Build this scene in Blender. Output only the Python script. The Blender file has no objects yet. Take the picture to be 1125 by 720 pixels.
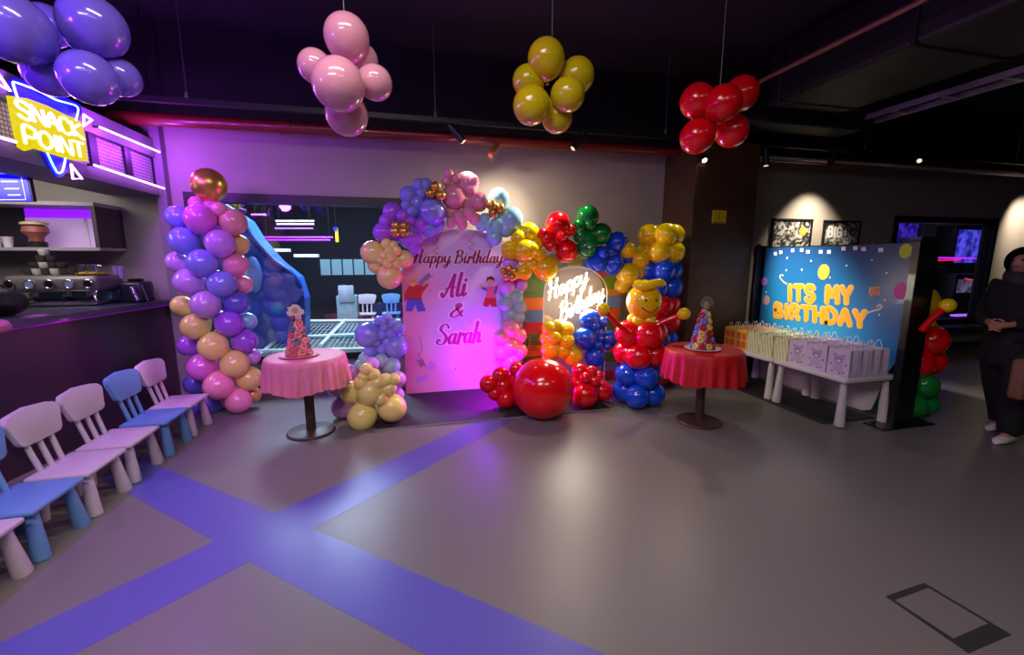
import bpy, bmesh, math, random
from mathutils import Vector, Matrix
random.seed(7)
C = bpy.context.scene.collection
S = bpy.context.scene
# ------------------------------------------------------------------ camera
F = 470.0; PITCH = math.atan(77/470.0); YAW = math.radians(13.6); EYE = 1.6
cd = bpy.data.cameras.new('camera'); cam = bpy.data.objects.new('camera', cd); C.objects.link(cam)
cd.sensor_fit = 'HORIZONTAL'; cd.sensor_width = 36; cd.lens = F/1125*36; cd.clip_start = .02
cam.location = (0, 0, EYE); cam.rotation_euler = (math.pi/2-PITCH, 0, -YAW)
S.camera = cam
# ------------------------------------------------------------------ light
S.view_settings.view_transform = 'Standard'; S.view_settings.look = 'None'
S.view_settings.exposure = 0.0; S.view_settings.gamma = 1.0; S.view_settings.use_curve_mapping = False
w = bpy.data.worlds.new('world'); S.world = w; w.use_nodes = True
w.node_tree.nodes['Background'].inputs[0].default_value = (.75, .72, 1, 1)
w.node_tree.nodes['Background'].inputs[1].default_value = .01

def lamp(kind, name, loc, target, energy, color, size=.1, spot=60, blend=.6, size_y=None, spec=None):
    l = bpy.data.lights.new(name, kind); l.energy = energy; l.color = color
    if kind == 'AREA':
        l.size = size
        if size_y: l.shape = 'RECTANGLE'; l.size_y = size_y
    else: l.shadow_soft_size = size
    if kind == 'SPOT': l.spot_size = math.radians(spot); l.spot_blend = blend
    o = bpy.data.objects.new(name, l); C.objects.link(o); o.location = loc
    if target is not None:
        o.rotation_euler = (Vector(target)-Vector(loc)).to_track_quat('-Z', 'Y').to_euler()
    return o
WARM = (1, .85, .64); WHITE = (1, .93, .86); PURPLE = (.42, .05, 1)
# linear ceiling lamps of the hall, behind and over the camera
for i, (x, y, e, sx) in enumerate([(-1.3, -.6, 95, 1.6), (1.0, -1.4, 34, 1.6), (-.3, 1.3, 46, 1.6), (3.6, .0, 5, 1.6)]):
    lamp('AREA', 'hall_lamp', (x, y, 3.7), (x, y, 0), e, (1, .90, .90), sx, size_y=.12)
# track spots over the arch, over the gift table and over the pictures
lamp('SPOT', 'track_beam', (1.93, 4.86, 2.80), (1.05, 5.0, 2.0), 240, WARM, .04, 90, 1)
lamp('SPOT', 'track_beam', (.60, 4.84, 2.80), (1.6, 5.2, 1.8), 160, WARM, .04, 100, 1)
lamp('SPOT', 'track_beam', (1.93, 4.80, 2.78), (1.0, 3.3, 0), 75, WARM, .03, 85, 1)
lamp('SPOT', 'track_beam', (3.60, 4.80, 2.70), (4.56, 4.12, 1.25), 640, (1, .95, .84), .04, 42, 1)
lamp('SPOT', 'track_beam', (3.55, 4.80, 2.76), (2.6, 3.2, .0), 45, WARM, .04, 80, 1)
lamp('SPOT', 'track_beam', (5.95, 4.92, 2.84), (6.02, 5.45, 1.7), 230, WARM, .03, 82, 1)
lamp('SPOT', 'track_beam', (10.3, 5.0, 2.84), (11.0, 5.48, 1.7), 230, WARM, .03, 85, 1)
# floor par lamp tucked behind the red balloons, washing the left board magenta
lamp('POINT', 'par_beam', (1.12, 4.70, .42), None, 36, (.95, .0, 1), .04)
lamp('POINT', 'par_spill', (.86, 4.72, .50), None, 24, (.30, .0, 1), .05)
# glow of the snack bar's neon
for y, e in ((3.0, 40), (3.8, 30), (4.5, 22), (5.1, 13)):
    lamp('POINT', 'neon_glow', (-2.34, y, 2.60), None, e, PURPLE, .06)
lamp('POINT', 'neon_glow', (-2.30, 1.6, 2.60), None, 60, PURPLE, .10)
lamp('AREA', 'bar_lamp', (-3.4, 4.5, 2.22), (-3.3, 5.3, 1.2), 14, (1, .93, .90), .8)
# the dark hall beyond the left window
lamp('AREA', 'play_hall_lamp', (-1.5, 8.0, 3.5), (-1.2, 8.0, 0), 420, (.75, .9, 1), 1.6)
lamp('AREA', 'arcade_lamp', (9.5, 8.5, 3.3), (9.5, 8.5, 0), 60, (.45, .4, 1), 1.6)

# ------------------------------------------------------------------ photo pixel -> point in the room
cp, sp, cy, sy = math.cos(PITCH), math.sin(PITCH), math.cos(YAW), math.sin(YAW)
def ray(u, v):
    r = (u-562.5)/F; d = (v-360)/F; f = cp-d*sp
    return Vector((r*cy+f*sy, -r*sy+f*cy, -sp-d*cp))
def aty(u, v, y): d = ray(u, v); return d*(y/d.y)+Vector((0, 0, EYE))
def atx(u, v, x): d = ray(u, v); return d*(x/d.x)+Vector((0, 0, EYE))
def atz(u, v, z=0.): d = ray(u, v); return d*((z-EYE)/d.z)+Vector((0, 0, EYE))
def depth(p):
    q = p-Vector((0, 0, EYE)); return (q.x*sy+q.y*cy)*cp-q.z*sp

# ------------------------------------------------------------------ materials
def lin(c):
    return tuple(((x/255)/12.92 if x/255 <= .04045 else ((x/255+.055)/1.055)**2.4) for x in c)
MATS = {}
def mat(name, rgb, rough=.5, metal=0., emit=None, estr=0., noise=0., nscale=20., bump=0., coat=0., trans=0., spec=.5, sss=0.):
    if name in MATS: return MATS[name]
    m = bpy.data.materials.new(name); m.use_nodes = True; nt = m.node_tree; b = nt.nodes['Principled BSDF']
    c = lin(rgb)+(1,)
    b.inputs['Base Color'].default_value = c; b.inputs['Roughness'].default_value = rough; b.inputs['Metallic'].default_value = metal
    b.inputs['Coat Weight'].default_value = coat; b.inputs['Transmission Weight'].default_value = trans
    b.inputs['Specular IOR Level'].default_value = spec
    if sss: b.inputs['Subsurface Weight'].default_value = sss; b.inputs['Subsurface Radius'].default_value = (.05, .05, .05)
    if emit: b.inputs['Emission Color'].default_value = lin(emit)+(1,); b.inputs['Emission Strength'].default_value = estr
    tc = nt.nodes.new('ShaderNodeTexCoord'); n = nt.nodes.new('ShaderNodeTexNoise'); n.inputs['Scale'].default_value = nscale
    n.inputs['Detail'].default_value = 4; nt.links.new(tc.outputs['Object'], n.inputs['Vector'])
    mx = nt.nodes.new('ShaderNodeMix'); mx.data_type = 'RGBA'; mx.blend_type = 'MULTIPLY'
    k = 1-max(noise, .03)
    mx.inputs[6].default_value = c
    rp = nt.nodes.new('ShaderNodeMapRange'); rp.inputs[1].default_value = .3; rp.inputs[2].default_value = .7; rp.inputs[3].default_value = k; rp.inputs[4].default_value = 1
    nt.links.new(n.outputs['Fac'], rp.inputs[0])
    mx.inputs[0].default_value = 1; nt.links.new(rp.outputs[0], mx.inputs[7]); nt.links.new(mx.outputs[2], b.inputs['Base Color'])
    if bump:
        bp = nt.nodes.new('ShaderNodeBump'); bp.inputs['Strength'].default_value = bump; bp.inputs['Distance'].default_value = .01
        nt.links.new(n.outputs['Fac'], bp.inputs['Height']); nt.links.new(bp.outputs[0], b.inputs['Normal'])
    MATS[name] = m; return m
def glass_mat(name, tint, boost=1.0, rough=0.02):
    m = bpy.data.materials.new(name); m.use_nodes = True; nt = m.node_tree; nt.nodes.clear()
    o = nt.nodes.new('ShaderNodeOutputMaterial'); t = nt.nodes.new('ShaderNodeBsdfTransparent'); g = nt.nodes.new('ShaderNodeBsdfGlossy')
    t.inputs[0].default_value = tint+(1,); g.inputs['Roughness'].default_value = rough; g.inputs[0].default_value = (1, 1, 1, 1)
    f = nt.nodes.new('ShaderNodeFresnel'); f.inputs[0].default_value = 1.5
    ge = nt.nodes.new('ShaderNodeNewGeometry'); io = nt.nodes.new('ShaderNodeMapRange'); io.inputs[3].default_value = 1.5; io.inputs[4].default_value = 1/1.5
    nt.links.new(ge.outputs['Backfacing'], io.inputs[0]); nt.links.new(io.outputs[0], f.inputs[0])
    mt = nt.nodes.new('ShaderNodeMath'); mt.operation = 'MULTIPLY'; mt.inputs[1].default_value = boost; mt.use_clamp = True
    mx = nt.nodes.new('ShaderNodeMixShader'); nt.links.new(f.outputs[0], mt.inputs[0]); nt.links.new(mt.outputs[0], mx.inputs[0])
    nt.links.new(t.outputs[0], mx.inputs[1]); nt.links.new(g.outputs[0], mx.inputs[2]); nt.links.new(mx.outputs[0], o.inputs[0])
    MATS[name] = m; return m
def grid_mat(name, c1, c2, sx, sz, mortar, offset=0., rough=.5, axis='xz'):
    m = mat(name, c1, rough); nt = m.node_tree; b = nt.nodes['Principled BSDF']
    br = nt.nodes.new('ShaderNodeTexBrick'); br.offset = offset; br.inputs['Scale'].default_value = 1
    br.inputs['Brick Width'].default_value = sx; br.inputs['Row Height'].default_value = sz; br.inputs['Mortar Size'].default_value = mortar
    br.inputs['Color1'].default_value = lin(c1)+(1,); br.inputs['Color2'].default_value = tuple(x*.85 for x in lin(c1))+(1,); br.inputs['Mortar'].default_value = lin(c2)+(1,)
    tc = nt.nodes.new('ShaderNodeTexCoord'); s = nt.nodes.new('ShaderNodeSeparateXYZ'); c = nt.nodes.new('ShaderNodeCombineXYZ')
    nt.links.new(tc.outputs['Object'], s.inputs[0])
    nt.links.new(s.outputs['XYZ'.index(axis[0].upper())], c.inputs[0]); nt.links.new(s.outputs['XYZ'.index(axis[1].upper())], c.inputs[1])
    nt.links.new(c.outputs[0], br.inputs['Vector']); nt.links.new(br.outputs['Color'], b.inputs['Base Color'])
    return m

# ------------------------------------------------------------------ mesh builder (world coordinates)
WM = {}
class MB:
    def __init__(s): s.bm = bmesh.new()
    def face(s, vs):
        try: return s.bm.faces.new(vs)
        except ValueError: return None
    def box(s, x0, x1, y0, y1, z0, z1, bevel=0., seg=2, M=None):
        r = bmesh.ops.create_cube(s.bm, size=1); vs = r['verts']
        for v in vs: v.co = Vector(((x0+x1)/2+v.co.x*(x1-x0), (y0+y1)/2+v.co.y*(y1-y0), (z0+z1)/2+v.co.z*(z1-z0)))
        if bevel:
            es = list({e for v in vs for e in v.link_edges})
            n0 = set(s.bm.verts); r = bmesh.ops.bevel(s.bm, geom=es, offset=bevel, segments=seg, profile=.5, affect='EDGES')
            vs = list({v for f in r['faces'] for v in f.verts} | {v for v in vs if v.is_valid})
        if M is not None: bmesh.ops.transform(s.bm, matrix=M, verts=[v for v in vs if v.is_valid])
        return s
    def poly(s, pts, ext):                      # polygon extruded along a vector
        a = [s.bm.verts.new(p) for p in pts]; b = [s.bm.verts.new(Vector(p)+Vector(ext)) for p in pts]
        s.face(a); s.face(b[::-1]); n = len(a)
        for i in range(n): s.face([a[i], b[i], b[(i+1) % n], a[(i+1) % n]])
        return s
    def tube(s, pts, r, n=8, caps=True, closed=False, flat=None):
        pts = [Vector(p) for p in pts]; N = len(pts); rings = []; up = None
        for i, p in enumerate(pts):
            if closed: t = pts[(i+1) % N]-pts[i-1]
            else: t = pts[min(i+1, N-1)]-pts[max(i-1, 0)]
            if t.length < 1e-9: t = Vector((0, 0, 1))
            t.normalize()
            if up is None: up = t.orthogonal()
            up = up-t*up.dot(t)
            up = up.normalized() if up.length > 1e-6 else t.orthogonal().normalized()
            b = t.cross(up); rr = r[i] if isinstance(r, (list, tuple)) else r
            rings.append([s.bm.verts.new(p+(up*math.cos(a)+b*math.sin(a))*rr) for a in (2*math.pi*k/n for k in range(n))])
        for i in range(N if closed else N-1):
            A = rings[i]; B = rings[(i+1) % N]
            for k in range(n): s.face([A[k], A[(k+1) % n], B[(k+1) % n], B[k]])
        if caps and not closed: s.face(rings[0][::-1]); s.face(rings[-1])
        return s
    def cone(s, p0, p1, r0, r1, n=16): return s.tube([p0, p1], [r0, r1], n)
    def lathe(s, prof, c=(0, 0, 0), n=24, M=None, wob=None):
        rings = []; c = Vector(c)
        for j, (r, z) in enumerate(prof):
            ring = []
            for k in range(n):
                a = 2*math.pi*k/n; rr = max(r, 1e-5)
                if wob: rr, z2 = wob(j, a, rr, z)
                else: z2 = z
                p = Vector((rr*math.cos(a), rr*math.sin(a), z2))
                if M is not None: p = M @ p
                ring.append(s.bm.verts.new(p+c))
            rings.append(ring)
        for A, B in zip(rings, rings[1:]):
            for k in range(n): s.face([A[k], A[(k+1) % n], B[(k+1) % n], B[k]])
        s.face(rings[0][::-1]); s.face(rings[-1]); return s
    def ball(s, c, r, n=16, sc=(1, 1, 1), M=None):
        prof = [(math.sin(math.pi*i/(n//2+2)), -math.cos(math.pi*i/(n//2+2))) for i in range(n//2+3)]
        m = Matrix.Diagonal((r*sc[0], r*sc[1], r*sc[2])) if M is None else M.to_3x3() @ Matrix.Diagonal((r*sc[0], r*sc[1], r*sc[2]))
        return s.lathe(prof, c, n, m)
    def torus(s, c, R, r, M=None, n=16, m=8):
        pts = [Vector((R*math.cos(a), R*math.sin(a), 0)) for a in (2*math.pi*k/n for k in range(n))]
        if M is not None: pts = [M.to_3x3() @ p for p in pts]
        return s.tube([Vector(c)+p for p in pts], r, m, closed=True)
    def ribbon(s, pts, wd, nrm, th):            # flat brush stroke on a surface
        pts = [Vector(p) for p in pts]; nrm = Vector(nrm).normalized()
        runs = [[0]]
        for i in range(1, len(pts)):
            runs[-1].append(i)
            if 0 < i < len(pts)-1 and (pts[i]-pts[i-1]).angle(pts[i+1]-pts[i], 0) > .75: runs.append([i])
        for run in runs:
            s.k = getattr(s, 'k', 0)+1; h = th+(s.k % 40)*1.2e-5; L = []; Rr = []; N = len(run)
            P_ = [pts[i] for i in run]; W_ = [(wd[i] if isinstance(wd, list) else wd)/2 for i in run]
            for i in range(N):
                t = P_[min(i+1, N-1)]-P_[max(i-1, 0)]; t = t.normalized() if t.length > 1e-9 else Vector((1, 0, 0)); b = nrm.cross(t).normalized()
                if i in (0, N-1):                   # rounded end
                    sg = -1 if i == 0 else 1; arc = [P_[i]+(t*sg*math.sin(a)+b*math.cos(a))*W_[i] for a in (math.pi*q/8 for q in range(1, 8))]
                    cap = arc
                    if i == 0: c0 = cap
                    else: c1 = cap
                L.append(P_[i]+b*W_[i]); Rr.append(P_[i]-b*W_[i])
            top = lambda p: s.bm.verts.new(p+nrm*h)
            bot = lambda p: s.bm.verts.new(p+nrm*h*.05)
            Lt = [top(p) for p in L]; Rt = [top(p) for p in Rr]; A0 = [top(p) for p in c0]; A1 = [top(p) for p in c1]
            for i in range(N-1): s.face([Lt[i], Rt[i], Rt[i+1], Lt[i+1]])
            s.face([Lt[0]]+A0+[Rt[0]]); s.face([Lt[-1]]+A1+[Rt[-1]])
            loop = Lt+A1+Rt[::-1]+A0[::-1]; lb = [s.bm.verts.new(v.co-nrm*h*.95) for v in loop]; n = len(loop)
            for i in range(n): s.face([loop[i], loop[(i+1) % n], lb[(i+1) % n], lb[i]])
        return s
    def build(s, name, m, parent=None, smooth=True, sharp=40):
        bmesh.ops.recalc_face_normals(s.bm, faces=s.bm.faces[:])
        if parent is not None: s.bm.transform(WM[parent.name].inverted())
        me = bpy.data.meshes.new(name); s.bm.to_mesh(me); s.bm.free()
        me.materials.append(m)
        if smooth:
            for p in me.polygons: p.use_smooth = True
            try: me.set_sharp_from_angle(angle=math.radians(sharp))
            except Exception: pass
        o = bpy.data.objects.new(name, me); C.objects.link(o)
        if parent is not None: o.parent = parent; WM[o.name] = WM[parent.name]
        else: WM[o.name] = Matrix()
        return o
def tag(o, label=None, cat=None, group=None, kind=None):
    if label: o['label'] = label
    if cat: o['category'] = cat
    if group: o['group'] = group
    if kind: o['kind'] = kind
    return o
def thing(name, label, cat, loc=(0, 0, 0), rz=0., group=None):
    o = bpy.data.objects.new(name, None); C.objects.link(o); o.empty_display_size = .1
    o.location = loc; o.rotation_euler = (0, 0, rz)
    WM[o.name] = Matrix.Translation(Vector(loc)) @ Matrix.Rotation(rz, 4, 'Z')
    return tag(o, label, cat, group)
def root_to(o, p, name=None):                   # a one-mesh thing gets its origin at p
    o.data.transform(Matrix.Translation(-Vector(p))); o.location = p; WM[o.name] = Matrix.Translation(Vector(p)); return o
def struct(name, mb, m, **k): return tag(mb.build(name, m, **k), kind='structure')
def copy_tree(o, parent=None):
    c = o.copy(); C.objects.link(c)
    if parent is not None: c.parent = parent
    for ch in list(o.children): copy_tree(ch, c)
    return c

# ------------------------------------------------------------------ lettering as strokes
def smooth(pts, k=6):
    pts = [Vector((a, b, 0)) for a, b in pts]
    if len(pts) < 3: return [(p.x, p.y) for p in pts]
    out = []
    for i in range(len(pts)-1):
        p0 = pts[max(i-1, 0)]; p1 = pts[i]; p2 = pts[i+1]; p3 = pts[min(i+2, len(pts)-1)]
        for j in range(k):
            t = j/k
            q = .5*((2*p1)+(p2-p0)*t+(2*p0-5*p1+4*p2-p3)*t*t+(3*p1-p0-3*p2+p3)*t**3); out.append((q.x, q.y))
    out.append((pts[-1].x, pts[-1].y)); return out
SCRIPT = {
 'H': ([[(.02, .82), (.12, 1.0), (.17, .98), (.15, .5), (.08, .0)], [(.56, 1.02), (.5, .5), (.47, .06), (.56, .0), (.64, .08)], [(.0, .45), (.3, .55), (.62, .56)]], .70),
 'a': ([[(.38, .42), (.2, .5), (.05, .3), (.1, .03), (.25, .06), (.38, .42)], [(.39, .46), (.35, .1), (.44, .0), (.56, .14)]], .52),
 'p': ([[(.05, .5), (.05, .1), (.0, -.38)], [(.05, .33), (.2, .52), (.36, .36), (.3, .06), (.16, .0), (.06, .1)], [(.3, .03), (.46, .14)]], .46),
 'y': ([[(.04, .5), (.06, .15), (.2, .03), (.36, .22)], [(.41, .5), (.36, .1), (.28, -.3), (.12, -.4), (.05, -.25), (.25, -.08), (.52, .12)]], .52),
 'B': ([[(.16, .95), (.14, .5), (.08, .0)], [(-.02, .82), (.25, 1.03), (.52, .9), (.45, .62), (.2, .53), (.5, .47), (.58, .22), (.4, .0), (.06, .03)]], .70),
 'i': ([[(.08, .48), (.05, .1), (.13, .0), (.26, .12)], [(.12, .68), (.13, .73)]], .25),
 'r': ([[(.08, .5), (.03, .0)], [(.05, .22), (.15, .45), (.26, .5), (.3, .40)]], .31),
 't': ([[(.15, .9), (.1, .4), (.11, .05), (.2, .0), (.3, .1)], [(-.02, .6), (.3, .64)]], .29),
 'h': ([[(.12, 1.0), (.07, .5), (.02, .0)], [(.05, .25), (.18, .5), (.32, .42), (.29, .1), (.36, .0), (.46, .1)]], .46),
 'd': ([[(.36, .42), (.2, .5), (.05, .3), (.1, .03), (.24, .05), (.37, .38)], [(.46, 1.0), (.38, .5), (.37, .1), (.45, .0), (.56, .12)]], .53),
 'A': ([[(-.05, .15), (.05, .0), (.25, .4), (.48, 1.0), (.46, .5), (.48, .03), (.6, .03)], [(.1, .36), (.35, .42), (.62, .40)]], .68),
 'l': ([[(.13, 1.0), (.06, .5), (.05, .1), (.13, .0), (.27, .12)]], .25),
 'S': ([[(.56, .84), (.42, 1.0), (.2, .95), (.15, .72), (.38, .52), (.52, .3), (.42, .05), (.18, .0), (.02, .12), (.08, .25), (.18, .2)]], .62),
 '&': ([[(.62, .06), (.45, .3), (.2, .75), (.25, .95), (.42, .92), (.4, .7), (.1, .4), (.05, .12), (.25, .0), (.5, .2), (.58, .45)]], .66),
 ' ': ([], .22)}
BLOCK = {
 'I': ([[(.1, 0), (.1, 1)]], .2), 'T': ([[(0, 1), (.6, 1)], [(.3, 1), (.3, 0)]], .6), 'H': ([[(0, 0), (0, 1)], [(.55, 0), (.55, 1)], [(0, .5), (.55, .5)]], .55),
 'S': ([[(.55, .85), (.42, 1.), (.12, 1.), (0, .78), (.12, .56), (.42, .46), (.55, .24), (.42, 0), (.12, 0), (0, .14)]], .55),
 'M': ([[(0, 0), (.05, 1), (.35, .4), (.65, 1), (.7, 0)]], .7), 'Y': ([[(0, 1), (.28, .5), (.56, 1)], [(.28, .5), (.28, 0)]], .56),
 'B': ([[(0, 0), (0, 1), (.38, .98), (.46, .76), (.35, .54), (0, .52)], [(.3, .54), (.52, .44), (.52, .12), (.38, 0), (0, 0)]], .54),
 'R': ([[(0, 0), (0, 1), (.42, .98), (.5, .74), (.4, .5), (0, .48)], [(.25, .48), (.55, 0)]], .55), 'D': ([[(0, 0), (0, 1), (.32, .98), (.55, .7), (.55, .3), (.32, .02), (0, 0)]], .56),
 'A': ([[(0, 0), (.3, 1), (.6, 0)], [(.12, .36), (.48, .36)]], .6), 'N': ([[(0, 0), (0, 1), (.55, 0), (.55, 1)]], .55), 'C': ([[(.55, .82), (.4, 1), (.15, 1), (0, .75), (0, .25), (.15, 0), (.4, 0), (.55, .18)]], .55),
 'K': ([[(0, 0), (0, 1)], [(.52, 1), (.02, .45), (.55, 0)]], .55), 'P': ([[(0, 0), (0, 1), (.42, .98), (.52, .74), (.4, .46), (0, .44)]], .52), 'O': ([[(.3, 0), (.05, .2), (.0, .5), (.05, .8), (.3, 1), (.55, .8), (.6, .5), (.55, .2), (.3, 0)]], .6),
 'G': ([[(.55, .82), (.4, 1), (.15, 1), (0, .75), (0, .25), (.15, 0), (.42, 0), (.55, .2), (.55, .45), (.32, .45)]], .55), ' ': ([], .35)}
def layout(txt, font, gap=.0, slant=0., sm=True):
    x = 0; out = []
    for ch in txt:
        st, adv = font[ch]
        for s_ in st:
            q = smooth(s_) if sm and len(s_) > 2 else s_
            out.append([(x+a+b*slant, b) for a, b in q])
        x += adv+gap
    return out, x-gap
def on_quad(bl, br, tr, tl):                    # (s,t) in 0..1 -> world; corners of a real flat surface
    bl, br, tr, tl = map(Vector, (bl, br, tr, tl))
    def f(s, t): return (bl*(1-s)+br*s)*(1-t)+(tl*(1-s)+tr*s)*t
    n = (br-bl).cross(tl-bl).normalized()
    return f, n
def write(mb, txt, font, q, width, th, gap=0., slant=0., sm=True, brush=False, tube=None):
    f, n = q; st, W = layout(txt, font, gap, slant, sm)
    if n.dot(Vector((0, 0, EYE))-f(.5, .5)) < 0: n = -n
    for s_ in st:
        pts = [f(a/W, b) for a, b in s_]
        if tube: mb.tube([p+n*tube*1.2 for p in pts], tube, 6)
        elif brush:
            wd = []
            for i in range(len(s_)):
                a = s_[max(i-1, 0)]; b = s_[min(i+1, len(s_)-1)]; dx, dy = b[0]-a[0], b[1]-a[1]
                wd.append(width*(.42+.75*max(0, abs(dy)/(math.hypot(dx, dy)+1e-9))**1.5*(1 if dy < 0 or i == 0 else .55)))
            mb.ribbon(pts, wd, n, th)
        else: mb.ribbon(pts, width, n, th)
    return mb

def write_words(name, m, parent, txt, font, q, width, th, gap=0., slant=0., sm=True, brush=False, tube=None):
    f, n = q; _, W = layout(txt, font, gap, slant, sm); x = 0.
    for wd in txt.split(' '):
        _, w_ = layout(wd, font, gap, slant, sm); a, b = x/W, (x+w_)/W
        write(MB(), wd, font, on_quad(f(a, 0), f(b, 0), f(b, 1), f(a, 1)), width, th, gap, slant, sm, brush, tube).build(name, m, parent, smooth=bool(tube))
        x += w_+gap+font[' '][1]+gap
# ------------------------------------------------------------------ setting
M_wall = mat('painted wall', (158, 150, 142), .75, noise=.05, nscale=3, bump=.03)
M_black = mat('matte black paint', (7, 7, 8), .8, noise=.3, nscale=6)
M_ceil = mat('black ceiling concrete', (22, 21, 25), .85, noise=.3, nscale=3, bump=.2)
M_dark = mat('dark metal', (18, 18, 21), .4)
M_frame = mat('black window frame', (14, 13, 18), .45)
M_white = mat('white plastic', (216, 208, 214), .45)
# floor: grey vinyl with an inlaid blue-violet cross
M_floor = mat('grey vinyl floor', (118, 111, 109), .37, noise=.16, nscale=240, spec=.42)
def build_floor():
    mb = MB(); v = mb.bm.verts
    mb.poly([(-7, -5, 0), (18, -5, 0), (18, 12, 0), (-7, 12, 0)], (0, 0, -.1))
    struct('floor', mb, M_floor)
    M_st = mat('blue violet vinyl inlay', (92, 88, 170), .33, noise=.14, nscale=240, spec=.42)
    P_ = [(-2.15, 3.845), (-.88, 2.77), (.60, 3.985), (1.03, 3.985), (-.61, 2.54), (1.75, .48), (1.05, .64), (-.88, 2.32), (-2.6, .835), (-2.85, 1.03), (-1.13, 2.55), (-2.25, 3.55)]
    mb = MB(); mb.poly([(x, y, .0008) for x, y in P_], (0, 0, -.0006)); struct('trim_1', mb, M_st, smooth=False)
build_floor()
def hatch():
    mb = MB()
    o = [Vector(p) for p in ((2.16, 1.34, 0), (2.44, 1.36, 0), (2.46, 1.05, 0), (2.17, 1.03, 0))]
    i_ = [Vector(p) for p in ((2.178, 1.312, 0), (2.425, 1.332, 0), (2.44, 1.115, 0), (2.195, 1.095, 0))]
    for k in range(4):
        a, b = k, (k+1) % 4
        mb.poly([o[a]+Vector((0, 0, .0015)), o[b]+Vector((0, 0, .0015)), i_[b]+Vector((0, 0, .0015)), i_[a]+Vector((0, 0, .0015))], (0, 0, -.001))
    struct('trim_4', mb, mat('dark floor hatch edging', (44, 42, 42), .6))
hatch()
WY = 5.5; ZT = 3.02
WIN1 = (-2.31, .12, .40, 2.27); WIN2 = (7.75, 10.1, .47, 2.24)
mb = MB()
xs = [-7, WIN1[0], WIN1[1], WIN2[0], WIN2[1], 14]
for a, b, kind in ((xs[0], xs[1], None), (xs[1], xs[2], WIN1), (xs[2], xs[3], None), (xs[3], xs[4], WIN2), (xs[4], xs[5], None)):
    if kind is None: mb.box(a, b, WY, WY+.16, 0, ZT)
    else: mb.box(a, b, WY, WY+.16, 0, kind[2]); mb.box(a, b, WY, WY+.16, kind[3], ZT)
struct('wall_back', mb, M_wall)
mb = MB(); mb.box(-7, 14, WY+.005, WY+.16, ZT, 4.3); struct('trim_5', mb, M_black)     # black band over the wall
mb = MB(); mb.box(-7, 18, -5, 12.1, 3.98, 4.1); struct('ceiling', mb, M_ceil)
M_side = mat('dark side wall', (70, 66, 70), .8, noise=.1, nscale=3)
mb = MB(); mb.box(-4.8, -4.65, -5, WY, 0, 3.98); struct('wall_left', mb, M_side)
mb = MB(); mb.box(13.3, 13.45, -5, WY, 0, 3.98); struct('wall_right', mb, M_side)
mb = MB(); mb.box(-4.8, 13.3, -5.1, -4.95, 0, 3.98); struct('wall_rear', mb, M_side)
mb = MB(); mb.box(-7, 18, 11.9, 12.05, 0, 3.98); struct('wall_far', mb, mat('far dark wall', (26, 26, 40), .8))
mb = MB(); mb.box(3.5, 3.50001, 11, 11.1, 0, .1); mb.bm.free()
# brown timber-clad column
M_brown = mat('brown veneer', (74, 48, 28), .5, noise=.35, nscale=5, bump=.05)
mb = MB(); mb.box(3.50, 4.42, 4.83, WY, 0, ZT)
struct('trim_6', mb, M_brown)
mb = MB()
for z in (.76, 1.5, 2.25): mb.box(3.495, 4.425, 4.825, WY, z, z+.008)
struct('trim_7', mb, mat('veneer joint', (52, 34, 22), .6))
mb = MB(); mb.box(-2.53, -2.44, 5.40, WY, 1.0, ZT); struct('trim_8', mb, mat('pilaster paint', (120, 110, 120), .7))
mb = MB(); mb.box(-2.5, 3.5, WY-.015, WY, 0, .09); mb.box(4.42, 13.3, WY-.015, WY, 0, .09); struct('baseboard_back', mb, mat('dark skirting', (40, 37, 42), .5))
def window(name, wn, bars, gm):
    x0, x1, z0, z1 = wn; mb = MB(); t = .07
    mb.box(x0-.01, x1+.01, WY-.03, WY+.14, z1-t, z1+.03); mb.box(x0-.01, x1+.01, WY-.05, WY+.14, z0-.03, z0+.05)
    mb.box(x0-.01, x0+t, WY-.03, WY+.14, z0+.05, z1-t); mb.box(x1-t, x1+.01, WY-.03, WY+.14, z0+.05, z1-t)
    for b in bars: mb.box(b-.012, b+.012, WY+.03, WY+.09, z0+.05, z1-t)
    fr = struct(name, mb, M_frame, smooth=False)
    g = MB(); g.box(x0+t, x1-t, WY+.055, WY+.067, z0+.05, z1-t); o = g.build('window_pane', gm, fr)
    return fr
G1 = glass_mat('dark window glass', (.80, .84, .92), 1.7)
window('window_1', WIN1, (), G1); window('window_2', WIN2, (9.93,), G1)
# floor mat under the arch and a flat black sheet under the gift tables
def floor_mat(label, x0, x1, y0, y1, edge):
    mb = MB(); mb.box(x0, x1, y0, y1, 0, .012, .004, 1)
    o = mb.build('floor_mat', mat('black ribbed mat', (38, 37, 36), .65, noise=.3, nscale=90, bump=.2)); o = root_to(o, ((x0+x1)/2, (y0+y1)/2, 0)); tag(o, label, 'mat')
    if edge:
        e = MB(); e.box(x0, x1, y0-.006, y0, 0, .016); e.build('edge_strip', mat('bright edge strip', (170, 165, 160), .35, metal=.6), o)
floor_mat('long black floor mat with a thin bright edge under the balloon arch', -.36, 2.05, 3.985, 5.25, True)
floor_mat('flat black sheet on the floor under the white gift tables', 3.86, 4.50, 3.12, 4.82, False)

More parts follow.
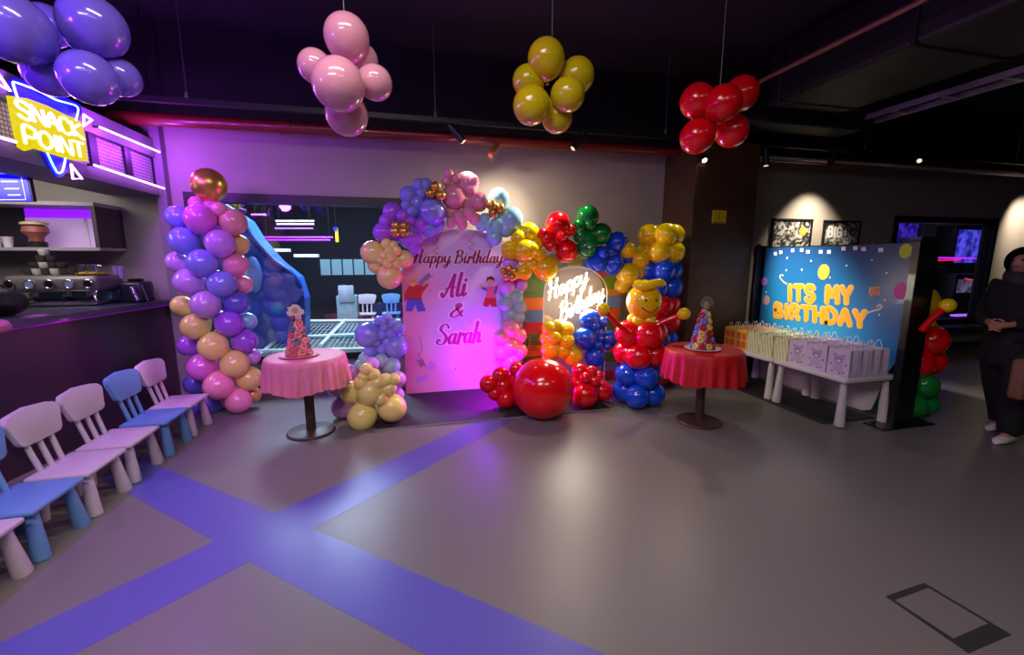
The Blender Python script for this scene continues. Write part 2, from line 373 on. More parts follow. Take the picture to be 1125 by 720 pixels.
# ------------------------------------------------------------------ pipes, duct, track and fixtures
M_red = mat('dark red pipe paint', (112, 26, 26), .35, coat=.3)
def pipe():
    t = thing('sprinkler_pipe', 'long dark red pipe running along the top of the back wall', 'pipe', (1.5, 5.22, 2.9))
    MB().tube([(-2.75, 5.22, 2.95), (13, 5.22, 2.99)], .062, 16).build('pipe_run', M_red, t)
    for x in (-1.2, 1.12, 4.0, 6.9): MB().tube([(x-.06, 5.22, 2.955), (x+.06, 5.22, 2.955)], .072, 16).build('coupling', M_red, t)
    MB().tube([(1.10, 5.20, 2.93), (.98, 5.12, 2.76)], .032, 12).build('branch', mat('copper brown pipe', (150, 74, 44), .4), t)
    for x in (-2.4, -.2, 2.5, 5.2, 7.8): MB().tube([(x, 5.22, 3.02), (x, 5.22, 3.98)], .006, 6).build('hanger_rod', M_dark, t)
pipe()
def track():
    t = thing('track_rail', 'black lighting track running above the dark red pipe', 'track', (2, 4.9, 3.0))
    MB().box(-2.7, 12.8, 4.88, 4.93, 3.02, 3.07).build('rail', M_dark, t, smooth=False)
    for x in (-1.95, -.55, .35, 3.1, 6.2, 9.2):
        MB().tube([(x, 4.905, 3.06), (x, 4.905, 3.98)], .005, 6).build('hanger_rod', mat('steel rod', (120, 116, 118), .4, metal=.7), t)
        MB().cone((x, 4.905, 3.07), (x, 4.905, 3.13), .022, .012, 10).build('hanger_clip', mat('zinc clip', (140, 138, 138), .4, metal=.6), t)
track()
def rail2():
    o = MB().box(4.6, 12.6, 5.06, 5.11, 2.92, 2.945).build('cable_tray', mat('bare steel tray', (205, 200, 205), .4, metal=.3), smooth=False)
    o = root_to(o, (8.6, 5.08, 2.92)); tag(o, 'thin bare steel tray along the wall above the framed pictures', 'tray')
rail2()
def spot_head(p, aim, label, glow=0.):
    p = Vector(p); a = (Vector(aim)-p).normalized(); t = thing('track_spotlight', label, 'spotlight', p)
    MB().tube([(p.x, 4.905, 3.03), (p.x, 4.905, p.z+.06), p], .011, 8).build('stem', M_dark, t)
    MB().cone(p-a*.13, p+a*.09, .036, .040, 16).build('can', M_dark, t)
    MB().cone(p+a*.0905, p+a*.0925, .028, .028, 16).build('lens', mat('lit lens' if glow else 'spot lens', (255, 240, 220), .3, emit=(255, 225, 190), estr=14 if glow else 1.2), t)
spot_head((.58, 4.87, 2.90), (1.3, 4.75, 2.1), 'black track spotlight above the pink balloons of the pastel arch')
spot_head((1.96, 4.87, 2.90), (1.1, 4.9, 2.0), 'black track spotlight above the red and green balloon bunches')
spot_head((3.60, 4.87, 2.84), (3.5, 3.5, 1.5), 'lit track spotlight peeking out below the red hanging balloons', 1)
spot_head((4.55, 4.87, 2.86), (4.6, 4.8, 2.0), 'black track spotlight hanging straight down just right of the brown column')
spot_head((5.62, 4.87, 2.92), (5.8, 5.3, 2.2), 'black track spotlight over the two framed pictures')
spot_head((7.2, 4.87, 2.97), (6.3, 4.5, 2.8), 'long slanting track spotlight right of the framed pictures')
spot_head((9.9, 4.87, 2.99), (8.9, 4.5, 2.8), 'slanting track spotlight at the right edge above the screen window')
def duct():
    t = thing('air_duct', 'large black rectangular air duct under the ceiling at right', 'duct', (4.7, 2.4, 3.3))
    m = mat('black duct sheet', (13, 13, 14), .6, noise=.3, nscale=2)
    MB().box(4.05, 5.15, -2.5, 4.42, 3.3, 3.9, .05, 3).build('duct_body', m, t)
    for y in (1.2, 2.9, 4.2): MB().box(4.03, 5.17, y, y+.035, 3.285, 3.91, .01, 1).build('flange', m, t)
    for y in (1.0, 3.9):
        for x in (4.0, 5.2): MB().tube([(x, y, 3.25), (x, y, 3.98)], .007, 6).build('hanger_rod', M_dark, t)
    t2 = thing('air_duct', 'low black cross duct ending just right of the red hanging balloons', 'duct', (4.4, 4.6, 3.12))
    MB().box(3.7, 5.6, 4.46, 4.84, 3.16, 3.5, .04, 3).build('duct_body', m, t2)
    o = MB().tube([(3.62, 4.3, 3.40), (3.62, -1, 3.40)], .022, 12).build('conduit', mat('rusty brown conduit', (120, 74, 50), .4)); o = root_to(o, (3.62, 1.6, 3.4))
    tag(o, 'thin rusty brown conduit running along the side of the big duct', 'pipe')
    t3 = thing('cable_tray', 'shiny steel cable tray under the ceiling at upper right', 'tray', (5.9, 2.4, 3.3))
    m2 = mat('scuffed steel', (200, 198, 200), .35, metal=.35, noise=.5, nscale=4)
    for x in (5.62, 5.9): MB().box(x, x+.025, -1, 4.6, 3.3, 3.36).build('rail', m2, t3, smooth=False)
    for k in range(11): MB().box(5.64, 5.9, -.8+k*.5, -.76+k*.5, 3.305, 3.32).build('rung', m2, t3, smooth=False)
duct()

# ------------------------------------------------------------------ balloons
BAL = {'cream': (240, 216, 124), 'lilac': (206, 150, 230), 'violet': (170, 92, 226), 'periwinkle': (140, 140, 236), 'pink': (240, 150, 178), 'magenta': (224, 112, 210),
       'light blue': (150, 206, 232), 'teal': (150, 196, 200), 'gold': (222, 174, 84), 'yellow': (246, 212, 4), 'amber': (240, 192, 2), 'red': (226, 6, 20), 'green': (4, 132, 50), 'blue': (12, 78, 214),
       'pale pink': (224, 152, 172), 'peach': (230, 168, 150), 'soft violet': (118, 96, 216), 'mustard': (206, 182, 14), 'orange cream': (214, 160, 90), 'big red': (244, 14, 22), 'bluish violet': (104, 96, 200)}
def bmat(c):
    return mat(c+' latex', BAL[c], .16 if c != 'gold' else .28, metal=0 if c != 'gold' else .75, coat=.35 if c != 'gold' else 0, sss=0, spec=.6)
BM = {}
def balloon_mesh(c):
    if c in BM: return BM[c]
    prof = []
    n = 16
    for i in range(n+1):
        a = math.pi*i/n; z = -math.cos(a); r = math.sin(a)
        if z < 0: r *= 1-.10*(z*z); z *= 1.12
        prof.append((r, z))
    prof[0] = (.05, -1.12); prof = [(.001, -1.26), (.10, -1.25), (.085, -1.19), (.04, -1.15)]+prof
    mb = MB(); mb.lathe(prof, n=28)
    bmesh.ops.recalc_face_normals(mb.bm, faces=mb.bm.faces[:])
    me = bpy.data.meshes.new('balloon'); mb.bm.to_mesh(me); mb.bm.free(); me.materials.append(bmat(c))
    for p in me.polygons: p.use_smooth = True
    BM[c] = me; return me
def put_ball(t, p, R, c, axis, label=None, name='balloon', sc=(1, 1, 1)):
    o = bpy.data.objects.new(name, balloon_mesh(c)); C.objects.link(o); o.parent = t
    o.location = WM[t.name].inverted() @ Vector(p); o.rotation_mode = 'QUATERNION'
    o.rotation_quaternion = Vector(axis).normalized().to_track_quat('Z', 'Y'); o.scale = (R*sc[0], R*sc[1], R*sc[2])
    if label: o['label'] = label
    WM[o.name] = WM[t.name] @ Matrix.LocRotScale(o.location, o.rotation_quaternion, o.scale)
    return o
def bunch(label, lst, y, c=None, name='balloon_bunch', group=None, labels=False, cat='balloons', base=None):
    """lst rows: u, v, radius in photo pixels, colour, y offset"""
    pts = []
    for row in lst:
        u, v, r = row[:3]; col = row[3] if len(row) > 3 and row[3] else c; dy = row[4] if len(row) > 4 else (-.035 if r < 9 else 0)
        p = aty(u, v, y+dy); pts.append((p, r*depth(p)/F, col))
    cen = sum((p for p, R, c_ in pts), Vector())/len(pts)
    loc = Vector((cen.x, cen.y, min(p.z-R for p, R, c_ in pts)))
    t = thing(name, label, cat, loc, 0, group)
    for p, R, col in pts:
        ax = (p-cen)+Vector((.01, -.05, .02)); put_ball(t, p, R, col, ax, (col+' balloon') if labels else None)
    return t, cen
# --- clusters hung from the ceiling
def hung(label, lst, y, c):
    t, cen = bunch(label, lst, y, c, 'hanging_balloon_cluster')
    top = cen.z+.12
    MB().tube([(cen.x, cen.y, top), (cen.x, cen.y, 3.98)], .003, 6).build('cord', mat('grey cord', (130, 126, 120), .7), t)
hung('pale pink balloon cluster hanging from the ceiling', [(381, 41, 24, None, .05), (346, 73, 18, None, .1), (372, 93, 28, None, -.12), (412, 91, 18.5, None, .02), (381, 126, 22.5, None, .08), (398, 66, 17, None, .15)], 2.58, 'pale pink')
hung('yellow balloon cluster hanging from the ceiling', [(600, 64, 20.5, None, 0), (634, 83, 19, None, .05), (580, 89, 17, None, .1), (584, 116, 20.5, None, -.08), (624, 104, 18.5, None, -.1), (612, 129, 17, None, .06)], 3.05, 'mustard')
hung('glossy red balloon cluster hanging from the ceiling', [(766, 111, 18.5, None, 0), (814, 103, 18.5, None, .05), (794, 114, 20, None, -.12), (766, 150, 18.5, None, -.02), (804, 144, 17.5, None, 0)], 2.95, 'red')
hung('soft violet balloon cluster hanging above the snack neon', [(103, 29, 31, None, 0), (12, 30, 36, None, -.15), (98, 86, 27, None, -.05), (132, 85, 19.5, None, .1), (55, 80, 24, None, .06), (52, 28, 21, None, .15)], 2.70, 'soft violet')
# --- pastel garland round the left board
Y1 = 4.84
bunch('cream balloon bunch at the lower left end of the pastel arch', [(410, 278, 13.5, None, .05), (414, 291, 10, None, .08), (428, 304, 13.7), (444, 285, 10, None, .04), (424.5, 268, 6), (432, 270, 5.5), (428, 276.5, 5.5, None, -.08), (435.5, 275.5, 5.5, None, -.06), (422, 281, 5.5, None, -.08), (430, 283, 5.5, None, -.1), (419, 286, 5, None, -.06), (425.5, 290, 5.5, None, -.1), (435.5, 290, 5.5, None, -.08)], Y1, 'cream')
bunch('purple balloon bunch on the left side of the pastel arch', [(431, 233, 10.5, None, .03), (424.5, 243, 8, None, .03), (421, 255.5, 11, None, .03), (443, 238, 7.5), (451, 243, 7), (451, 260, 13.5), (463, 247, 8), (456, 272, 7.5), (439, 258, 9, None, .05)], Y1, 'violet')
bunch('gold balloon cluster set among the purple balloons', [(435.5, 248, 5.5), (444.5, 248, 5), (434.5, 254.5, 6), (444.5, 254.5, 6)], Y1-.09, 'gold')
bunch('periwinkle balloon bunch at the upper left of the pastel arch', [(449, 214.5, 10), (475.5, 233, 14.5, None, -.04), (460, 203, 7), (468, 203, 7), (463, 212, 6.5), (458, 223, 9), (473, 214, 11, None, .04), (447, 225.5, 6.5), (453, 232, 7), (462, 248, 9), (471, 252, 9), (480, 246, 9, None, .05), (463, 236, 9, None, .06)], Y1, 'periwinkle')
bunch('gold balloon cluster between the periwinkle and pink bunches', [(479, 205, 5.7), (473, 212.5, 5.5), (484, 215, 5.8)], Y1-.09, 'gold')
bunch('pink balloon bunch at the top of the pastel arch', [(493, 191, 5.5), (490.5, 199, 5.5), (501, 196.5, 5.5), (513, 202, 13, None, .05), (520, 199, 6.7), (517, 209, 6.7), (499, 216.5, 14), (525.5, 222, 11), (515.5, 234.5, 8), (504.5, 239, 8), (522, 241, 7), (495.5, 244.5, 6), (508, 246.5, 6), (514.5, 221, 11, None, .04), (497, 234, 9, None, .05)], Y1, 'pink')
bunch('gold balloon cluster between the pink and light blue bunches', [(540, 225.5, 6), (549, 228, 5.3), (542, 234, 5.6)], Y1-.09, 'gold')
bunch('light blue balloon bunch on the right side of the pastel arch', [(548, 218, 11.5), (561, 241, 14), (533, 241, 7), (544.5, 250, 10), (536, 248, 6), (543, 261, 9), (555.5, 252, 9), (539, 255.5, 5), (529, 248, 6.6), (551, 236, 9, None, .05)], Y1, 'light blue')
bunch('lilac balloon bunch at the lower right of the pastel arch', [(561, 289, 9), (557, 314, 10), (573, 313, 7), (566, 305, 8, None, .03), (568, 296, 6)], Y1+.05, 'lilac')
bunch('small gold balloon cluster on the lilac bunch beside the brick arch', [(553, 298, 4), (559, 295, 4), (565, 298, 4.5), (556, 304, 4.5), (563, 305, 4.5)], Y1-.08, 'gold')
bunch('pale teal balloon bunch low on the right edge of the name board', [(556, 334, 9), (566, 328, 9), (571, 338, 8), (561, 346, 9), (570, 349, 7), (557, 323, 5.5)], Y1+.06, 'teal')
bunch('pink balloon bunch glowing in the magenta light beside the brick arch', [(561, 362, 11), (570, 369, 9), (552, 371, 10), (561, 381, 11), (571, 386, 9), (551, 388, 9), (562, 398, 10)], Y1-.02, 'pink')
# --- pastel bunches standing on the floor left of the board
bunch('periwinkle balloon bunch stacked on the floor against the name board', [(405, 368.5, 14.5), (422, 353, 6.5), (417, 353, 6), (425, 349.5, 6), (431, 355.5, 6), (423, 360, 6), (438, 361, 7), (420, 368, 6.5), (429, 366, 6), (413, 376, 6), (426, 376, 6.5), (434.5, 381, 13), (420, 384, 6.5), (407, 387, 7.5), (416, 372, 9, None, .08), (430, 366, 11, None, .08)], 4.55, 'periwinkle')
bunch('teal balloon bunch between the periwinkle and cream floor bunches', [(402.5, 395, 9), (419, 396, 8), (430, 402, 10), (396, 402, 7), (412, 403, 9, None, .03)], 4.52, 'teal')
bunch('lilac balloon bunch on the floor behind the cream balloons', [(408.5, 400, 8, None, -.05), (372, 424, 13), (377, 448, 12.5, None, -.02), (384, 409, 9), (437, 417, 9), (435, 434, 9, None, .02), (390, 420, 12, None, .04), (416, 430, 14, None, .06)], 4.42, 'lilac')
bunch('cream balloon bunch on the floor at the left end of the mat', [(386, 431, 12.5, None, .08), (407, 431, 15), (398, 458, 16, None, 0), (431, 448.5, 15.5, None, .03), (402.5, 406, 7), (411, 412, 7), (399, 415, 6.5), (424, 418, 8), (433, 417, 7), (428, 427, 8), (418, 438, 8), (397, 421, 8), (414, 421, 8)], 4.10, 'cream')
# --- spiral column by the snack bar
col_l = [(229.5, 203, 17.5, 'gold'), (216, 224, 8, 'magenta'), (232.5, 228, 9, 'magenta'), (241, 230, 8, 'pink'), (220, 240, 16, 'magenta', -.08), (195, 238, 12, 'periwinkle', .05), (256, 244, 14, 'peach', .02), (262, 269, 11, 'cream', .12),
 (202, 264.5, 15, 'periwinkle', -.02), (242, 267, 15, 'lilac', -.08), (222, 289, 15, 'periwinkle', -.12), (194.5, 288, 11, 'lilac', .08), (259, 291, 13, 'pink', .02), (207, 310, 14.5, 'lilac', -.06), (244, 312, 14.5, 'periwinkle', -.09), (267, 313, 10, 'pink', .12),
 (226, 335, 15, 'lilac', -.12), (260, 333, 13, 'bluish violet', 0), (200, 336, 11, 'cream', .08), (272, 353, 9.5, 'light blue', .12), (252, 356, 14, 'violet', -.07), (215, 359, 14.5, 'cream', -.07), (268.5, 374.5, 13, 'violet', .02), (207, 380, 11, 'violet', .08),
 (234.5, 381, 15, 'cream', -.12), (277, 392, 9, 'lilac', .12), (222, 404, 14.5, 'magenta', -.06), (258, 400.5, 14.5, 'cream', -.08), (274, 416, 13, 'cream', .02), (214, 422, 11, 'bluish violet', .08), (240, 424.5, 15, 'pink', -.12), (279, 434, 8, 'orange cream', .1), (262, 441, 13.5, 'pink', -.06), (231, 446, 12, 'bluish violet', .03), (216, 449, 11, 'bluish violet', .08),
 (238, 262, 14, 'periwinkle', .2), (236, 310, 14, 'lilac', .2), (240, 355, 14, 'bluish violet', .2), (246, 400, 14, 'lilac', .2), (250, 436, 13, 'lilac', .12)]
bunch('tall spiral pastel balloon column topped with a gold balloon by the snack bar', col_l, 4.88, None, 'balloon_column', labels=True)
# --- bright garland round the brick arch
Y2 = 4.80
bunch('yellow balloon bunch at the upper left of the brick arch', [(581, 256, 11.5, None, .04), (576.5, 276, 13.5, None, -.03), (560.5, 275, 10.5), (600, 295, 14), (592, 281, 8, None, -.05), (585, 274, 7, None, -.1), (576, 299.5, 8.5), (569, 300.5, 6.5), (584, 291, 7), (570, 262, 9), (588, 268, 9, None, .04)], Y2, 'yellow')
bunch('red balloon bunch at the top left of the brick arch', [(613, 247, 14), (622, 276, 13), (601, 262, 9.5), (618, 258, 7.5, None, -.08), (605, 270, 7, None, -.05), (627, 253, 6.5), (596, 257, 6), (613, 264, 10, None, .04)], Y2, 'red')
bunch('green balloon bunch at the top of the brick arch', [(645.5, 238, 12.5), (660, 257, 12), (635, 249.5, 8), (648, 247, 6.5, None, -.07), (638, 259, 9), (646, 262, 6.5, None, -.07), (644, 272, 12.5), (648, 268, 5.5, None, -.11), (648, 254, 10, None, .04)], Y2, 'green')
bunch('blue balloon bunch at the upper right of the brick arch', [(678, 266.5, 12), (656.5, 288, 12), (673.5, 290, 13), (663, 278, 6.5, None, -.09), (671.5, 278, 6), (678, 286, 6, None, -.09), (690.5, 284.5, 6), (687.5, 293.5, 5.5), (660, 279, 9, None, .03), (672, 278, 11, None, .04)], Y2, 'blue')
bunch('yellow balloon bunch on the right side of the brick arch', [(690, 275, 9), (703, 286, 11), (690, 302, 13), (684, 314, 9, None, .04), (700, 299, 10, None, .05)], Y2-.06, 'yellow')
bunch('yellow balloon bunch low inside the brick arch', [(603, 361, 8), (612, 358, 6.5), (622, 363, 9.5), (609, 371, 7.5, None, -.08), (622.5, 375, 9, None, -.05), (605, 384, 11), (618, 385, 10), (630, 391, 11), (612, 377, 10, None, .05), (602, 372, 9, None, .03)], 4.58, 'yellow')
bunch('blue balloon bunch low at the right side of the brick arch', [(643, 372, 13), (648, 352, 12, None, .05), (653.5, 392, 11.5), (663, 354, 6), (653.5, 358, 6), (668, 373, 10, None, .03), (660, 372, 4.5, None, -.06), (657.5, 379, 4.5, None, -.09), (667, 381, 4.5, None, -.06), (657, 366, 9, None, .02)], 4.52, 'blue')
bunch('red balloon bunch on the mat left of the giant red balloon', [(537, 422, 10.5), (550, 412, 9.5), (553, 424, 11), (556, 438, 11.5, None, -.05), (567, 405, 8), (544, 432, 8.5), (568, 418, 12, None, .02), (572, 436, 9, None, 0)], 4.34, 'red')
bunch('red balloon bunch on the mat right of the giant red balloon', [(642.5, 434, 14.5, None, -.08), (662, 430, 11.5), (637, 408, 9), (650, 408, 6.3, None, -.05), (658, 413, 5.6, None, -.05), (643, 415, 6, None, -.1), (653, 419, 6, None, -.1), (635, 422, 9), (652, 425, 9, None, 0)], 4.2, 'red')
bunch('giant glossy red balloon standing on the mat in front of the brick arch', [(596.5, 427, 33.8, None, 0)], 3.98, 'big red', 'giant_balloon', cat='balloon')

# ------------------------------------------------------------------ balloon figures and column
def quad(t, c, z, R, off, col, tilt=0., label=None):
    for k in range(4):
        a = math.pi/4+k*math.pi/2+tilt
        d = Vector((math.cos(a), math.sin(a), 0)); put_ball(t, Vector((c[0], c[1], z))+d*off, R, col, d, label)
def limb(mb, pts, r): mb.tube([Vector(p) for p in pts], r, 12)
def figure(label, c, shirt, legs, arm_l, arm_r, hat, facing):
    x, y = c; t = thing('balloon_figure', label, 'balloon figure', (x, y, 0))
    quad(t, c, .135, .135, .15, legs, 0.15, legs+' balloon'); quad(t, c, .345, .13, .145, legs, .75, legs+' balloon')
    quad(t, c, .57, .14, .15, shirt, .15, shirt+' balloon'); quad(t, c, .80, .145, .15, shirt, .75, shirt+' balloon')
    f = Vector((math.cos(facing), math.sin(facing), 0)); side = Vector((-f.y, f.x, 0))
    for k in range(5):
        a = k*2*math.pi/5; d = Vector((math.cos(a), math.sin(a), 0)); put_ball(t, Vector((x, y, .945))+d*.095, .062, 'yellow', d, 'yellow neck balloon')
    hc = Vector((x, y, 1.14))+f*.03
    head = put_ball(t, hc, .186, 'amber', Vector((0, 0, 1)), 'round yellow head balloon with a drawn smile', 'head')
    mk = mat('black marker', (20, 16, 12), .5)
    def onhead(a, e, r=.188):
        d = f*math.cos(a)*math.cos(e)+side*math.sin(a)*math.cos(e)+Vector((0, 0, math.sin(e))); return hc+d*r, d
    mb = MB()
    for s in (-1, 1):
        p, d = onhead(s*.30, .17); mb.ball(p, .011, 10)
    mb.tube([onhead(-.52+1.04*k/14, -.22-.30*math.sin(math.pi*k/14), .1865)[0] for k in range(15)], .0045, 6)
    tt = mb; 
    o = mb.build('smile', mk, t)
    if hat:
        for k in range(6):
            a = k*math.pi/3; d = Vector((math.cos(a), math.sin(a), 0)); put_ball(t, hc+d*.075+Vector((0, 0, .18)), .05, 'yellow', d, 'yellow hat balloon')
        mb = MB(); mb.tube([hc+f*.10+side*(.17-.34*k/8)+Vector((0, 0, .185+.02*math.sin(k*.8)))+f*.05*math.sin(math.pi*k/8) for k in range(9)], [.02, .042, .045, .045, .045, .045, .045, .042, .02], 12)
        mb.build('hat_brim', bmat('yellow'), t)
    for pts in (arm_l, arm_r):
        P = [Vector(p) for p in pts]; mb = MB(); mb.tube(P, [.028]*(len(P)), 12); mb.build('arm', bmat(shirt), t)
        put_ball(t, P[-1]+(P[-1]-P[-2]).normalized()*.05, .062, 'yellow', (P[-1]-P[-2]), 'yellow hand balloon', 'hand')
    return t
fc = (2.42, 4.08)
a1 = aty(676, 353, 3.95); a2 = aty(664, 341, 3.93); b1 = aty(722, 352, 3.92); b2 = aty(752, 347, 3.86)
figure('yellow headed balloon figure in red and blue with raised arms by the red table', fc, 'red', 'blue',
       [aty(690, 366, 3.98), aty(676, 354, 3.95), aty(666, 343, 3.93)], [aty(716, 360, 3.92), aty(730, 353, 3.88), aty(746, 347, 3.80)], True, math.radians(-98))
figure('yellow headed balloon figure in red and green behind the blue birthday screen', (4.95, 3.18), 'red', 'green',
       [(4.90, 3.40, .9), (4.86, 3.52, 1.02), (4.84, 3.60, 1.12)], [aty(1012, 364, 2.86), aty(1024, 350, 2.84), aty(1036, 340, 2.82)], False, math.radians(75))
def stack():
    c = (3.02, 4.75); t = thing('balloon_column', 'square stacked balloon column in yellow, blue and red beside the brown column', 'balloons', (c[0], c[1], 0))
    rows = [('red', .145), ('yellow', .36), ('blue', .58), ('red', .80), ('red', 1.015), ('blue', 1.235), ('blue', 1.445), ('yellow', 1.665), ('yellow', 1.865)]
    for i, (c_, z) in enumerate(rows): quad(t, c, z, .138, .148, c_, .1+(.0 if i % 2 else .5), c_+' balloon')
    MB().tube([(c[0], c[1], 0), (c[0], c[1], 1.9)], .012, 8).build('pole', M_dark, t)
    MB().cone((c[0], c[1], 0), (c[0], c[1], .015), .14, .14, 20).build('base_plate', M_dark, t)
stack()

# ------------------------------------------------------------------ boards under the arches
BY = 5.0
def name_board():
    x0, x1, z1 = -.07, 1.34, 1.92
    t = thing('name_board', 'lilac arched party board printed with Happy Birthday Ali and Sarah', 'backdrop', ((x0+x1)/2, BY, .012))
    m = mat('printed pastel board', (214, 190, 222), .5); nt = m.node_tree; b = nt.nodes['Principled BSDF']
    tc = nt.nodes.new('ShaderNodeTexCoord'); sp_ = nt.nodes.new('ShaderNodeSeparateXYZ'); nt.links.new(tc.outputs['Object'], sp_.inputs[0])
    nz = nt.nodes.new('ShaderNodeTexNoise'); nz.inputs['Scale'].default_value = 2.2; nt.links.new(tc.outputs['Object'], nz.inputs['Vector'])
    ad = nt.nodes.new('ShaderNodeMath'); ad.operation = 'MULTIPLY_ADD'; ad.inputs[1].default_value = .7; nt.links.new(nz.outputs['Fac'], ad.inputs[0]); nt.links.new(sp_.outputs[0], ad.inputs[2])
    cr = nt.nodes.new('ShaderNodeValToRGB'); cr.color_ramp.elements[0].position = 0.; cr.color_ramp.elements[0].color = lin((226, 140, 150))+(1,); cr.color_ramp.elements[1].position = .42; cr.color_ramp.elements[1].color = lin((214, 196, 226))+(1,)  # salmon towards the left edge, lilac across the rest
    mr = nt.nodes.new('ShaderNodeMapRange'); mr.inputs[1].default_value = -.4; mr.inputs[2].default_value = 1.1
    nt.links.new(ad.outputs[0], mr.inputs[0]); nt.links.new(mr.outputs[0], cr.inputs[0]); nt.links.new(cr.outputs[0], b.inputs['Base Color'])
    pts = [(x0, BY, .014), (x1, BY, .014), (x1, BY, 1.45)]
    cx = (x0+x1)/2; rr = (x1-x0)/2
    for k in range(1, 20):
        a = math.pi*k/20; pts.append((cx+rr*math.cos(a), BY, 1.38+(z1-1.38)*math.sin(a)))
    pts.append((x0, BY, 1.45))
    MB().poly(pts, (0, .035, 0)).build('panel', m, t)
    for x in (.2, 1.05): MB().tube([(x, BY+.04, 1.2), (x, BY+.45, .015)], .014, 8).build('stay', M_dark, t)
    def Q(u0, v0, u1, v1, cap): return on_quad(aty(u0, v0, BY-.001), aty(u1, v1, BY-.001), aty(u1, v1-cap, BY-.001), aty(u0, v0-cap, BY-.001))
    R1 = mat('dark red print', (150, 22, 44), .5); R2 = mat('magenta print', (186, 22, 130), .5); WH = mat('white print', (240, 226, 244), .5)
    def line(txt, q, wd, m1, gap=0., sl=.18):
        write_words('lettering_outline', WH, t, txt, SCRIPT, q, wd*2.2, .0016, gap, sl, brush=True)
        write_words('lettering', m1, t, txt, SCRIPT, q, wd, .0035, gap, sl, brush=True)
    line('Happy Birthday', Q(454, 289, 552, 289, 14), .020, R1, .05)
    line('Ali', Q(486, 327, 512, 325, 25), .036, R2, .04); line('&', Q(494, 349, 508, 348, 15), .030, R2); line('Sarah', Q(479, 379, 528, 376, 22), .034, R2, .03)
    # two plain printed party children, confetti and curls
    def flat(name, m, polys, dy=.0025):
        mb = MB()
        for P_ in polys: mb.poly([aty(u, v, BY-dy) for u, v in P_], (0, dy-.0005, 0))
        return mb.build(name, m, t)
    def disc(u, v, r, n=14, sx=1.): return [(u+r*sx*math.cos(2*math.pi*k/n), v+r*math.sin(2*math.pi*k/n)) for k in range(n)]
    skin = mat('printed skin', (232, 186, 110), .5); rd = mat('printed red', (206, 40, 46), .5); bl = mat('printed blue', (92, 88, 190), .5); yl = mat('printed yellow', (214, 168, 70), .5); gr = mat('printed grey', (150, 120, 150), .5); dk = mat('printed dark', (70, 44, 56), .5)
    flat('boy_print', rd, [[(449, 314), (460, 313), (466, 315), (469, 310), (471, 313), (464, 322), (463, 329), (447, 329), (444, 332), (444, 324)]])
    flat('boy_print', bl, [[(447, 328.5), (463, 328.5), (468, 342), (459, 342.5), (456, 335), (453, 342.5), (445.5, 342)]])
    flat('boy_print', skin, [disc(453.5, 311.5, 3.6), disc(468, 310.5, 2)], .003); flat('boy_print', yl, [[(449.5, 311), (450, 307.5), (454, 306), (457.5, 308), (457, 310)]], .0035)
    flat('cone_print', gr, [[(459, 311), (471, 299.5), (474, 304), (463, 314)]], .0028)
    flat('girl_print', rd, [[(533, 327), (545, 327), (546, 337.5), (540, 337), (538.5, 334), (536, 337.5), (530.5, 336)], [(544, 315), (547, 313), (545.5, 322), (544, 320)]])
    flat('girl_print', mat('printed rose', (226, 120, 130), .5), [[(535, 315), (544, 315), (545, 327.5), (533.5, 327.5)]], .003)
    flat('girl_print', bl, [[(530, 315), (535, 317), (534.5, 320), (529, 317.5)], [(544, 317), (546, 319), (544, 324), (542.5, 322)]], .0032)
    flat('girl_print', skin, [disc(539, 309.5, 4), disc(528.5, 314, 2.2)], .0035); flat('girl_print', dk, [[(534.5, 310), (535, 305), (539, 303.5), (543, 305.5), (543.5, 310), (541.5, 307.5), (537, 307)]], .004)
    rnd = random.Random(3)
    for k in range(10):
        u = 452+rnd.random()*90; v = rnd.choice((300, 345, 395))+rnd.random()*22
        flat('confetti', rnd.choice((gr, dk, bl, rd)), [disc(u, v, .8, 8)])
    for u, v in ((479, 262), (518, 258)):
        mb = MB(); mb.ribbon([aty(u+3*math.sin(k*1.25), v+k*1.6, BY-.001) for k in range(12)], .007, (0, -1, 0), .002); mb.build('streamer', gr, t)
    mb = MB(); mb.ribbon([aty(u, v, BY-.001) for u, v in smooth([(461, 369), (464, 384), (460, 390), (466, 398), (467, 404)])], .006, (0, -1, 0), .002); mb.build('streamer', mat('printed rust', (176, 84, 96), .5), t)
    flat('cake_print', gr, [[(458, 396), (464, 395), (467, 401), (462, 404)]]); flat('cake_print', mat('printed lilac', (196, 150, 210), .5), [disc(474, 403, 5), [(458, 414), (470, 411), (468, 419), (457, 421)]])
name_board()
